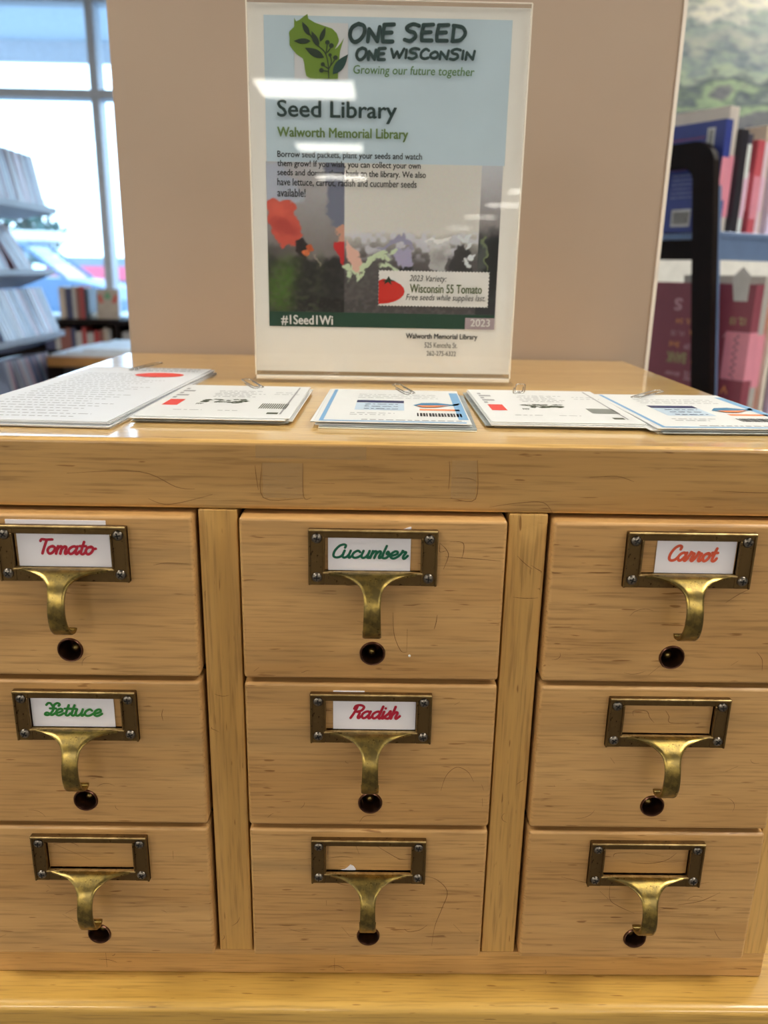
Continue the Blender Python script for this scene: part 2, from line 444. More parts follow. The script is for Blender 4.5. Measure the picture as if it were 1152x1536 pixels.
# ceiling lights: the two long rows that the acrylic mirrors, the row further left, and unseen panels added to brighten cabinet and mural
M_diff = emit('light_diffuser', (255, 250, 238), LAMP)
def ceiling_light(x, y, label):
    t = thing('ceiling_light', label, 'ceiling light', (x, y, H), group='ceiling light panels')
    bm = bmesh.new()
    for b in ((-.48, .48, -.45, -.42), (-.48, .48, .42, .45), (-.48, -.45, -.42, .42), (.45, .48, -.42, .42)):
        box(bm, b[0], b[1], b[2], b[3], -.03, .0)
    obj('frame', bm, M_white, t)
    bm = bmesh.new(); box(bm, -.45, .45, -.42, .42, -.022, -.012); obj('diffuser', bm, M_diff, t)
MIRR = {(-.69, -7.5): 'largest, above the title', (-.69, -11.3): 'below the subtitle', (-.69, -15.1): 'lowest, across the body text', (3.2, -17.2): 'topmost at the right edge', (3.2, -21): 'second down at the right edge', (3.2, -26): 'third down at the right edge'}
for x, ys in ((-.69, (-7.5, -11.3, -15.1)), (3.2, (-14.2, -17.2, -21, -26, -33)), (-1.75, (-.3, -3.9)), (1.5, (-.3,)), (2.0, (-3.9, -7.7)), (2.4, (2.3,)), (-4.4, (.6, -3.3, -7.5, -11.3, -16, -22)), (5.4, (-5, -10))):
    for y in ys:
        ceiling_light(x, y, ('square ceiling light panel mirrored %s in the sign holder' % MIRR[(x, y)]) if (x, y) in MIRR else 'unseen square glowing ceiling light panel lighting the room around the cabinet')

# outside
def out_slab(name, x0, x1, y0, y1, z0, z1, m, label, cat):
    bm = bmesh.new(); box(bm, x0, x1, y0, y1, z0, z1); o = obj(name, bm, m); tag(o, label, cat); return o
M_asph = plain('asphalt', (150, 156, 162), .9)
bm = bmesh.new(); box(bm, -80, 60, YF+.12, 120, -.16, -.05); struct(obj('ground_outside', bm, M_asph))
cn = thing('canopy', 'pale canopy soffit and fascia outside, above the window', 'canopy', (-3, 7, 2.84))
bm = bmesh.new(); box(bm, -6, 5, -.06, 0, 0, .20, .004, 1); obj('fascia', bm, plain('canopy_fascia', (236, 236, 242), .6), cn)
bm = bmesh.new(); box(bm, -6, 5, -2.5, -.06, .155, .185); obj('soffit', bm, plain('canopy_soffit', (214, 228, 240), .6), cn)
bm = bmesh.new(); box(bm, -1.6, -.75, -1.6, -.25, .12, .155, .01, 1); obj('soffit_light_box', bm, plain('canopy_light_box', (236, 228, 206), .5), cn)
for x in (-5.6, 4.6):
    bm = bmesh.new(); box(bm, x-.08, x+.08, -.2, -.06, -2.9, .0, .005, 1); obj('post', bm, M_alu, cn)

def car(name, label, loc, rz, paint, L=4.7, Ht=1.75, cat='car'):
    t = thing(name, label, cat, loc, (0, 0, rz))
    W2 = .92
    MX = Matrix(((1, 0, 0, 0), (0, 0, 1, 0), (0, 1, 0, 0), (0, 0, 0, 1)))
    body = [(-2.3, .35), (-2.33, .75), (-2.25, 1.02), (1.15, 1.02), (1.6, .96), (2.2, .82), (2.32, .6), (2.3, .35), (1.85, .33), (1.72, .6), (1.45, .7), (1.18, .6), (1.05, .33), (-1.05, .33), (-1.18, .6), (-1.45, .7), (-1.72, .6), (-1.85, .33)]
    bm = bmesh.new(); prism(bm, body, -W2, W2, MX); obj('body', bm, paint, t)
    cab = [(-2.2, 1.02), (-2.05, 1.6), (-1.85, Ht), (-.1, Ht), (.35, 1.66), (1.2, 1.02)]
    def inset(z, dz): return z
    bm = bmesh.new()
    # roof and pillars as thin bars either side, glass between
    for s in (-1, 1):
        y = s*(W2-.10)
        for a, b in (((-2.2, 1.02), (-2.0, Ht-.06)), ((-1.25, 1.02), (-1.2, Ht-.05)), ((-.25, 1.02), (-.3, Ht-.05)), ((1.2, 1.02), (.35, 1.66))):
            tube(bm, [(a[0], y, a[1]), (b[0], y*.9, b[1])], .05, 6)
        tube(bm, [(-2.0, y*.9, Ht-.06), (-.2, y*.9, Ht-.03), (.35, y*.9, 1.66)], .05, 6)
    box(bm, -2.0, -.1, -W2*.8, W2*.8, Ht-.07, Ht, .02, 1); obj('roof', bm, paint, t)
    g = clear('car_glass', (.82, .92, .92), 1.0, .0)
    bm = bmesh.new()
    for s in (-1, 1):
        vs = [bm.verts.new((x, s*(W2-.10)*(1 if z < 1.2 else .9), z)) for x, z in cab]; bm.faces.new(vs)
    q = [bm.verts.new(p) for p in ((1.2, -.8, 1.02), (1.2, .8, 1.02), (.35, .72, 1.66), (.35, -.72, 1.66))]; bm.faces.new(q)
    obj('windows', bm, g, t)
    tyre = plain('tyre_rubber', (60, 62, 66), .8)
    for x in (-1.45, 1.45):
        for s in (-1, 1):
            bm = bmesh.new(); lathe(bm, [(0, -.1), (.2, -.11), (.33, -.1), (.34, 0), (.33, .1), (.2, .11), (0, .1)], 20, Matrix.Translation((x, s*.82, .34)) @ Matrix.Rotation(math.pi/2, 4, 'X'))
            obj('wheel', bm, tyre, t)
    return t
M_carp = plain('pale_blue_car_paint', (74, 104, 136), .4, 0)
car('suv', 'pale blue estate car parked outside the window, side windows showing', (-7.7, 18, -.05), 0, M_carp)
M_van = plain('blue_van_paint', (70, 140, 176), .5)
v = thing('van', 'plain blue box van parked behind the pale car outside', 'van', (-13.6, 25, -.05))
bm = bmesh.new(); box(bm, -2.0, 2.15, -1, 1, .5, 2.0, .05); obj('cargo_box', bm, M_van, v)
bm = bmesh.new(); box(bm, -3.4, -2.0, -.9, .9, .5, 1.7, .15); obj('cab', bm, M_van, v)
for x in (-2.7, 1.2):
    for s in (-1, 1):
        bm = bmesh.new(); lathe(bm, [(0, -.12), (.4, -.12), (.42, 0), (.4, .12), (0, .12)], 16, Matrix.Translation((x, s*.85, .42)) @ Matrix.Rotation(math.pi/2, 4, 'X')); obj('wheel', bm, plain('van_tyre', (60, 62, 66), .8), v)
st_ = thing('station_canopy', 'long pale flat roof of a forecourt across the street', 'roof', (-20, 44, 0))
bm = bmesh.new(); box(bm, -14, 3.9, -3, 3, 2.3, 2.75, .03); obj('roof', bm, plain('station_white', (206, 206, 206), .7), st_)
for x in (-12, -5, 1.5):
    bm = bmesh.new(); box(bm, x-.2, x+.2, -.2, .2, -.05, 2.3); obj('post', bm, M_alu, st_)
sg = thing('shop_front', 'low shop with a red band across the street, right of the car', 'shop', (-9.5, 60, 0))
bm = bmesh.new(); box(bm, -13, 5.6, -3, 3, -.05, 1.7); obj('building', bm, plain('shop_grey', (120, 134, 150), .8), sg)
bm = bmesh.new(); box(bm, -13, 5.6, -3.1, -3, .2, 1.1); obj('red_band', bm, plain('red_band', (206, 96, 120), .7), sg)

def tree(label, x, y, h, r, seed, slim=False):
    t = thing('tree', label, 'tree', (x, y, -.05))
    rnd = random.Random(seed)
    bm = bmesh.new(); tube(bm, [(0, 0, 0), (.05, 0, h*.5), (0, 0, h*.8)], [r*.1, r*.07, r*.03], 7); obj('trunk', bm, plain('bark_grey', (96, 92, 84), .9), t)
    bm = bmesh.new()
    for i in range(420):
        zz = rnd.random(); rad = r*(math.sin(math.pi*(.12+.85*zz))**.7 if not slim else (1.05-zz)); a = rnd.random()*6.283; q = rad*rnd.random()**.4
        c = Vector((q*math.cos(a), q*math.sin(a), h*(.25+.75*zz)))
        s = r*.13*(.6+rnd.random()); n1 = Vector((rnd.uniform(-1, 1), rnd.uniform(-1, 1), rnd.uniform(-1, 1))).normalized(); n2 = n1.orthogonal().normalized()
        bm.faces.new([bm.verts.new(c+n1*s), bm.verts.new(c+n2*s*.6), bm.verts.new(c-n1*s), bm.verts.new(c-n2*s*.6)])
    stuff(obj('foliage', bm, plain('distant_foliage', (84, 108, 104), .9), t))
tree('round leafy tree beyond the forecourt roof across the street', -24.8, 60, 5.6, 3.0, 1)
tree('slim tall evergreen right of the window bar across the street', -16.9, 70, 9.5, 1.1, 2, True)
tree('slim evergreen beside the tan column across the street', -20.3, 74, 12.5, .9, 3, True)

# mural on the wall to the right
m, t, b = new_mat('landscape_mural_print')
tc = N(t, 'ShaderNodeTexCoord'); sep = N(t, 'ShaderNodeSeparateXYZ'); t.links.new(tc.outputs['Object'], sep.inputs[0])
n1 = N(t, 'ShaderNodeTexNoise'); n1.inputs['Scale'].default_value = 4; n1.inputs['Detail'].default_value = 6
mp = N(t, 'ShaderNodeMapping'); mp.inputs['Scale'].default_value = (1, 1, 2.2); t.links.new(tc.outputs['Object'], mp.inputs[0]); t.links.new(mp.outputs[0], n1.inputs['Vector'])
mm = N(t, 'ShaderNodeMath', operation='MULTIPLY_ADD'); mm.inputs[1].default_value = .55; t.links.new(n1.outputs['Fac'], mm.inputs[0]); t.links.new(sep.outputs['Z'], mm.inputs[2])
r = ramp(t, [(.0, lin((92, 94, 102))), (.30, lin((112, 114, 122))), (.36, lin((150, 172, 138))), (.44, lin((84, 96, 108))), (.52, lin((164, 178, 160))), (.60, lin((124, 140, 146))), (.74, lin((176, 180, 172))), (.90, lin((148, 164, 162))), (1.0, lin((236, 232, 216)))])
mr = N(t, 'ShaderNodeMapRange'); mr.inputs['From Min'].default_value = .40; mr.inputs['From Max'].default_value = .98
t.links.new(mm.outputs[0], mr.inputs['Value']); t.links.new(mr.outputs[0], r.inputs[0])
n2 = N(t, 'ShaderNodeTexNoise'); n2.inputs['Scale'].default_value = 19; n2.inputs['Detail'].default_value = 5; t.links.new(mp.outputs[0], n2.inputs['Vector'])
r2 = ramp(t, [(.38, (.55, .6, .66)), (.5, (1, 1, 1)), (.66, (1.15, 1.2, 1.0))]); t.links.new(n2.outputs['Fac'], r2.inputs[0])
mx = N(t, 'ShaderNodeMix', data_type='RGBA', blend_type='MULTIPLY'); mx.inputs[0].default_value = .7
t.links.new(r.outputs[0], mx.inputs[6]); t.links.new(r2.outputs[0], mx.inputs[7]); t.links.new(mx.outputs[2], b.inputs['Base Color']); b.inputs['Roughness'].default_value = .4
bm = bmesh.new(); box(bm, 0, 2.6, -.02, 0, 0, 1.25, .002, 1)
mu = thing('landscape_mural', 'large misty green and blue landscape picture on the wall behind the right shelf', 'picture', (1.05, 3.5, 1.70))
obj('print_panel', bm, m, mu)
bm = bmesh.new()
for b_ in ((-.03, 2.63, -.03, 0), (-.03, 2.63, 1.25, 1.28), (-.03, 0, 0, 1.25), (2.6, 2.63, 0, 1.25)): box(bm, b_[0], b_[1], -.03, .01, b_[2], b_[3], .003, 1)
obj('frame', bm, M_white, mu)
slab('wall_partition', .9, XR, 3.51, 3.6, 0, H, M_white)

# =================================================================== the card cabinet
W, S, HD, G, D, A, DEP, BOT, G0 = .150, .0258, .0993, .0029, .0075, .0399, .4513, .328, .0020
XO = .2700
cab = thing('card_catalogue_cabinet', 'light wooden nine-drawer card cabinet with brass label pulls, on a wooden stand', 'cabinet', (0, 0, Z0))
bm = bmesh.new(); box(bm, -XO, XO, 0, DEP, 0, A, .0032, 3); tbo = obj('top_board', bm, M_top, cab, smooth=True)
tbo.data.materials.append(M_top_shade)      # front edge of the same board: shade put into a darker wood colour
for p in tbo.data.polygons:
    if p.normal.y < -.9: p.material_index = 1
bm = bmesh.new(); box(bm, -XO+.0006, XO-.0006, .0, .018, -BOT, -.3085, .0012, 2); obj('bottom_rail', bm, M_rail, cab, smooth=True)
for x0, x1 in ((-XO+.0004, -.2525), (-.0989, -.0769), (.0769, .0989), (.2525, XO-.0004)):
    bm = bmesh.new(); box(bm, x0, x1, .0, .018, -.3086, 0, .0008, 2); obj('stile', bm, M_stile, cab, smooth=True)
for s in (-1, 1):
    bm = bmesh.new(); x = s*(XO-.009); box(bm, x-.0085, x+.0085, .018, DEP-.01, -BOT, 0, .001, 1); obj('side_panel', bm, M_rail, cab)
for x in (-.0879, .0879):
    bm = bmesh.new(); box(bm, x-.008, x+.008, .018, DEP-.02, -.3085, -.0005); obj('divider', bm, M_dark, cab)
bm = bmesh.new(); box(bm, -XO+.01, XO-.01, DEP-.02, DEP-.005, -BOT, 0); obj('back_panel', bm, M_rail, cab)
bm = bmesh.new(); box(bm, -XO+.018, XO-.018, .018, DEP-.02, -BOT, -BOT+.012); obj('bottom_board', bm, M_dark, cab)
# front of the top board: a plain front apron is part of the same board; old tape patches on it
M_tape = None
m, t, b = new_mat('old_clear_tape'); b.inputs['Base Color'].default_value = (*lin((196, 172, 130)), 1); b.inputs['Roughness'].default_value = .3; b.inputs['Alpha'].default_value = .10
nn = N(t, 'ShaderNodeTexNoise'); nn.inputs['Scale'].default_value = 200; rr = ramp(t, [(.3, lin((176, 152, 112))), (.7, lin((206, 184, 146)))]); t.links.new(nn.outputs['Fac'], rr.inputs[0]); t.links.new(rr.outputs[0], b.inputs['Base Color'])
M_tape = m
M_scr = plain('scratch_brown', (112, 78, 42), .8)
M_scr2 = plain('scratch_dark', (84, 56, 32), .8)
def on_front(o, y): o.rotation_euler = (math.pi/2, 0, 0); o.location = (0, y, 0); return o
for (x0, z0, x1, z1) in ((-.0655, .0300, -.0045, .0375), (-.062, .0075, -.0395, .0275), (.0430, .0085, .0570, .0305)):
    bm = bmesh.new(); box(bm, x0, x1, -.00025, 0, z0, z1); obj('tape_patch', bm, M_tape, cab, loc=(0, -.0001, 0))

def scratches(paths, parent, y, wd=.0004, mat=None, name='scratches'):
    o = strokes_mesh(name, [catmull(p, 5) for p in paths], lambda u: wd*(.35+.65*math.sin(math.pi*min(.95, max(.05, u)))), mat or M_scr, parent)
    on_front(o, y); stuff(o); return o
scratches([[(-.066, .026), (-.0655, .020), (-.0645, .012)], [(-.0620, .027), (-.0618, .0075), (-.0395, .0075)], [(-.0395, .0275), (-.0393, .0085), (-.035, .0078)],
           [(.0415, .030), (.0420, .022), (.0416, .014)], [(.043, .0205), (.052, .0205), (.057, .019)], [(.043, .009), (.057, .0085), (.057, .031)],
           [(.020, .0205), (.0215, .0195)], [(-.006, .0265), (-.003, .0262)], [(.0325, .0155), (.036, .0152)], [(-.036, .0165), (-.022, .0163)],
           [(-.028, .0098), (.055, .0085)], [(-.17, .020), (-.13, .0215), (-.11, .013), (-.10, .012)], [(-.126, .006), (-.118, .003), (-.108, .004), (-.09, .009)],
           [(.12, .022), (.135, .023), (.145, .020)], [(.19, .0155), (.215, .0147), (.235, .0155)], [(.065, .004), (.08, .0065), (.095, .0072), (.101, .001)]], cab, -.00045, .00035)
rs = random.Random(3)
def random_scr(n, x0, x1, z0, z1, rnd):
    out = []
    for _ in range(n):
        x, z = rnd.uniform(x0, x1), rnd.uniform(z0, z1); a = rnd.uniform(0, 6.28); l = rnd.uniform(.002, .016); c = rnd.uniform(-1.2, 1.2)
        p = [(x, z)]
        for k_ in range(4):
            a += c*.5; x += math.cos(a)*l/4; z += math.sin(a)*l/4*.8
            p.append((min(x1, max(x0, x)), min(z1, max(z0, z))))
        out.append(p)
    return out
for x0, x1 in ((-.097, -.079), (.079, .097)):
    scratches(random_scr(6, x0, x1, -.30, -.01, rs), cab, -.0003, .0003)
scratches(random_scr(5, -.2, .25, -.326, -.312, rs)+[[(-.1755, -.3115), (-.1755, -.3235)], [(-.022, -.3145), (-.022, -.325)]], cab, -.0003, .0004)

# drawers ----------------------------------------------------------
HX, HZ, HR = .0005, -.0822, .0073
def drawer_front_mesh():
    bm = bmesh.new(); box(bm, -W/2, W/2, -D, .012, -HD, 0, .0022, 3); a = obj('tmp_front', bm)
    bm = bmesh.new(); lathe(bm, [(0, -.03), (HR, -.03), (HR, .004-.0), (0, .004)], 32, Matrix.Translation((HX, -D, HZ)) @ Matrix.Rotation(math.pi/2, 4, 'X') @ Matrix.Scale(-1, 4, (0, 0, 1)) @ Matrix.Translation((0, 0, .018)))
    b = obj('tmp_cut', bm)
    md = a.modifiers.new('b', 'BOOLEAN'); md.object = b; md.operation = 'DIFFERENCE'; md.solver = 'EXACT'
    dg = bpy.context.evaluated_depsgraph_get(); dg.update()
    me = bpy.data.meshes.new_from_object(a.evaluated_get(dg)); me.name = 'drawer_front'
    bpy.data.objects.remove(a); bpy.data.objects.remove(b)
    me.materials.clear(); me.materials.append(M_drawer)
    for p in me.polygons: p.use_smooth = True
    me.set_sharp_from_angle(angle=math.radians(40))
    return me
ME_front = drawer_front_mesh()
# label plate: cast frame with a raised rim, window 54 x 20 mm (local: x across, z up from plate top, y out)
PW, PH, T = .0362, .0330, .0042
WXH, WZ0, WZ1 = .0270, -.0048, -.0245
def plate_mesh():
    bm = bmesh.new()
    box(bm, -PW, -WXH, -.0030, 0, -PH, 0, .0006, 2); box(bm, WXH, PW, -.0030, 0, -PH, 0, .0006, 2)
    box(bm, -WXH-.0002, WXH+.0002, -.0030, 0, WZ0, 0, .0005, 2); box(bm, -WXH-.0002, WXH+.0002, -.0028, 0, -PH, WZ1, .0005, 2)
    # rims: top lip, side lips, lips around the window
    box(bm, -PW, PW, -T, 0, -.0016, .0002, .0006, 2)
    box(bm, -PW, -PW+.0013, -.0038, 0, -PH, -.001, .0005, 2); box(bm, PW-.0013, PW, -.0038, 0, -PH, -.001, .0005, 2)
    box(bm, -WXH-.0010, -WXH, -.0044, 0, WZ1-.0008, WZ0+.0006, .0004, 1); box(bm, WXH, WXH+.0010, -.0044, 0, WZ1-.0008, WZ0+.0006, .0004, 1)
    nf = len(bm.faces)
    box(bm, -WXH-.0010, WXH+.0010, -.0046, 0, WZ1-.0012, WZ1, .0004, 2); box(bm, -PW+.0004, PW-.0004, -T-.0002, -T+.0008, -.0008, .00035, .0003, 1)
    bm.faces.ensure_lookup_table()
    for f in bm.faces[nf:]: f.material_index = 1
    bmesh.ops.recalc_face_normals(bm, faces=bm.faces[:]); me = bpy.data.meshes.new('label_plate'); bm.to_mesh(me); bm.free()
    for p in me.polygons: p.use_smooth = True
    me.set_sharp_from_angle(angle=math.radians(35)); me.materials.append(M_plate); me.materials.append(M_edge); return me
ME_plate = plate_mesh()
def pull_mesh():
    prof = [(.0046, WZ1+.0001), (.0078, -.0248), (.0115, -.0268), (.0155, -.0300), (.0185, -.0345), (.0205, -.0400), (.0212, -.0460), (.0203, -.0520), (.0178, -.0572), (.0140, -.0605), (.0098, -.0618), (.0072, -.0608), (.0066, -.0592)]
    prof = catmull(prof, 4); n = len(prof); ts = [0]
    for a, b in zip(prof, prof[1:]): ts.append(ts[-1]+math.dist(a, b))
    tot = ts[-1]; bm = bmesh.new(); rows = []
    NX = 10; th = .0021
    for i, (o_, z) in enumerate(prof):
        u = ts[i]/tot
        if u < .42: hw = .0046 + (WXH-.002-.0046)*(1-u/.42)**3.4
        else: hw = .0046 + .0009*max(0, (u-.42)/.58)
        a = prof[max(0, i-1)]; b = prof[min(n-1, i+1)]; dx, dz = b[0]-a[0], b[1]-a[1]; l = math.hypot(dx, dz)
        nx, nz = dz/l, -dx/l      # towards the inner side of the hook
        if i == 0: nx, nz = 0, -1
        ring = []
        for s, hh in ((0, 0), (1, 1)):
            for k_ in range(NX+1):
                q = -1+2*k_/NX; q2 = math.copysign(abs(q)**.8, q)
                edge = 1-max(0, abs(q)-.8)/.2*.28
                dep = th*hh if hh else th*(1-edge)
                xx = q2*hw*(1 if s == 0 else .96)
                ring.append((xx, o_+nx*dep, z+nz*dep))
        rows.append([bm.verts.new((x_, -y_, z_)) for x_, y_, z_ in ring])
    m_ = NX+1
    for a, b in zip(rows, rows[1:]):
        for k_ in range(NX): bm.faces.new((a[k_], a[k_+1], b[k_+1], b[k_])); bm.faces.new((a[m_+k_], b[m_+k_], b[m_+k_+1], a[m_+k_+1]))
        bm.faces.new((a[0], b[0], b[m_], a[m_])); bm.faces.new((a[NX], a[m_+NX], b[m_+NX], b[NX]))
    for rw in (rows[0], rows[-1]):
        for k_ in range(NX): bm.faces.new((rw[k_], rw[m_+k_], rw[m_+k_+1], rw[k_+1]))
    bmesh.ops.recalc_face_normals(bm, faces=bm.faces[:]); me = bpy.data.meshes.new('pull'); bm.to_mesh(me); bm.free()
    for p in me.polygons: p.use_smooth = True
    me.set_sharp_from_angle(angle=math.radians(48)); me.materials.append(M_pull); return me
ME_pull = pull_mesh()
def screw_mesh():
    bm = bmesh.new(); R90 = Matrix.Rotation(math.pi/2, 4, 'X')
    lathe(bm, [(.0030, -.0002), (.0030, .0004), (.0024, .0011), (.0012, .0015), (0, .0016)], 20, R90)
    for f in bm.faces: f.material_index = 0
    n0 = len(bm.faces)
    for a in (0, math.pi/2):
        box(bm, -.0017, .0017, -.00185, -.0009, -.00032, .00032, 0, 1, Matrix.Rotation(a, 4, 'Y'))
    bm.faces.ensure_lookup_table()
    for f in bm.faces[n0:]: f.material_index = 1
    bmesh.ops.recalc_face_normals(bm, faces=bm.faces[:]); me = bpy.data.meshes.new('screw'); bm.to_mesh(me); bm.free()
    for p in me.polygons: p.use_smooth = True
    me.set_sharp_from_angle(angle=math.radians(50)); me.materials.append(M_screw); me.materials.append(M_slot); return me
ME_screw = screw_mesh()
def sleeve_mesh():
    bm = bmesh.new(); lathe(bm, [(.0060, -.016), (.0061, -.0004), (.0065, .0009), (.0071, .0011), (.0076, .0002), (.0072, -.003)], 32, Matrix.Rotation(math.pi/2, 4, 'X'))
    lathe(bm, [(0, -.015), (.0061, -.015)], 32, Matrix.Rotation(math.pi/2, 4, 'X'))
    bmesh.ops.recalc_face_normals(bm, faces=bm.faces[:]); me = bpy.data.meshes.new('hole_sleeve'); bm.to_mesh(me); bm.free()
    for p in me.polygons: p.use_smooth = True
    me.set_sharp_from_angle(angle=math.radians(50)); me.materials.append(M_hole); return me
ME_sleeve = sleeve_mesh()
bm = bmesh.new(); lathe(bm, [(0, -.0045), (.0016, -.0050), (.0028, -.0066), (.0030, -.009), (.0030, -.0149), (0, -.0149)][::-1], 20, Matrix.Rotation(math.pi/2, 4, 'X'))
bmesh.ops.recalc_face_normals(bm, faces=bm.faces[:]); ME_rod = bpy.data.meshes.new('rod_end'); bm.to_mesh(ME_rod); bm.free()
for p in ME_rod.polygons: p.use_smooth = True
ME_rod.materials.append(M_pull)

def ink(name, rgb): return plain(name, rgb, .55, 0, .02)
I_red, I_green, I_lgreen, I_orange = ink('red_ink', (176, 20, 50)), ink('dark_green_ink', (0, 92, 66)), ink('leaf_green_ink', (40, 124, 50)), ink('orange_ink', (214, 88, 58))
SPEC = [  # column, row, plate centre x offset, plate top below drawer top, card, back card
 (-1, 0, .0030, -.0056, ('Tomato', -.0256, .0274, -.0060, .0026, I_red, -.0125, .0180, .0063), (-.0312, .0242, .0026)),
 (0, 0, .0, -.0055, ('Cucumber', -.0252, .0211, 0, 0, I_green, -.0222, .0195, .0058), (.0080, .0211, .0014)),
 (1, 0, .0022, -.0045, ('Carrot', -.0185, .0262, 0, 0, I_orange, -.0110, .0160, .0066), None),
 (-1, 1, .0010, -.0056, ('Lettuce', -.0268, .0222, 0, 0, I_lgreen, -.0190, .0150, .0060), None),
 (0, 1, .0002, -.0052, ('Radish', -.0226, .0266, 0, 0, I_red, -.0122, .0172, .0064), (-.0226, -.0040, .0008)),
 (1, 1, .0022, -.0058, None, None),
 (-1, 2, .0008, -.0048, None, None), (0, 2, .0, -.0053, None, None), (1, 2, .0004, -.0056, None, None)]
rowname = ['top', 'middle', 'bottom']; colname = {-1: 'left', 0: 'centre', 1: 'right'}
HAND = {
 (-1, 0): [[(.072, -.028), (.060, -.0275), (.052, -.029)], [(-.02, -.095), (-.018, -.0965)]],
 (0, 0): [[(.0375, -.0135), (.041, -.017), (.0425, -.021), (.040, -.029)], [(.0375, -.0135), (.0375, -.0185), (.041, -.0180)], [(.043, -.0125), (.050, -.0128), (.051, -.0175), (.050, -.0225)], [(.041, -.0215), (.058, -.0225), (.072, -.0235)], [(.012, -.056), (.013, -.070), (.017, -.080), (.0205, -.081)], [(.0205, -.081), (.0205, -.066)], [(.036, -.066), (.037, -.062), (.0375, -.057)], [(-.020, -.036), (-.016, -.039), (-.010, -.040)], [(-.069, -.0945), (-.066, -.092)]],
 (1, 0): [[(.0275, -.047), (.034, -.042), (.040, -.0385)], [(-.012, -.094), (-.004, -.086)], [(.036, -.087), (.040, -.084)], [(.050, -.078), (.054, -.083), (.055, -.090)], [(.048, -.035), (.050, -.033)]],
 (-1, 1): [[(.052, -.018), (.051, -.022), (.0515, -.026)], [(-.006, -.096), (0, -.0965)]],
 (0, 1): [[(.044, -.073), (.047, -.062), (.053, -.056), (.060, -.059), (.064, -.066)], [(.069, -.068), (.0705, -.072)], [(.070, -.078), (.0705, -.084)], [(-.006, -.0965), (-.003, -.092), (.004, -.0915)], [(.050, -.013), (.053, -.011)], [(-.006, -.075), (-.004, -.082)]],
 (1, 1): [[(-.018, -.019), (-.018, -.0155), (-.0105, -.0157), (-.008, -.020), (-.005, -.0235)], [(.001, -.0152), (.0035, -.019), (.0052, -.0235), (.022, -.0235)], [(-.029, -.048), (-.026, -.052)], [(.043, -.057), (.050, -.053)], [(-.062, -.068), (-.0615, -.069)]],
 (-1, 2): [[(-.0225, -.0125), (-.012, -.0115), (-.007, -.014)], [(-.0225, -.0125), (.0, -.0245)], [(-.030, -.044), (-.028, -.046)], [(-.02, -.066), (-.008, -.059)], [(-.022, -.067), (-.004, -.080)], [(.052, -.017), (.052, -.023)]],
 (0, 2): [[(-.0255, -.0215), (-.017, -.0200), (-.010, -.021)], [(.004, -.011), (.014, -.018), (.020, -.0215), (.027, -.0215)], [(-.008, -.012), (-.006, -.018)], [(.028, -.034), (.042, -.036), (.051, -.046), (.048, -.060), (.044, -.074), (.0425, -.090)], [(-.024, -.038), (-.018, -.041), (-.012, -.0425)], [(-.027, -.054), (-.0268, -.058)], [(.024, -.076), (.027, -.0785), (.034, -.077), (.039, -.073)], [(-.017, -.075), (-.012, -.082)], [(.056, -.072), (.062, -.079)]],
 (1, 2): [[(-.020, -.0185), (-.018, -.0155), (-.003, -.0150)], [(.0, -.0155), (.012, -.0175)], [(-.008, -.0225), (.004, -.023), (.014, -.0205), (.020, -.015)], [(-.052, -.034), (-.034, -.0385), (-.022, -.0385), (-.012, -.035)], [(-.020, -.037), (-.019, -.051), (-.012, -.057), (-.002, -.062)], [(-.026, -.045), (-.020, -.051)], [(.036, -.039), (.044, -.037)], [(.026, -.055), (.040, -.052), (.052, -.045)], [(-.060, -.022), (-.0595, -.023)]],
}
rsc = random.Random(11)
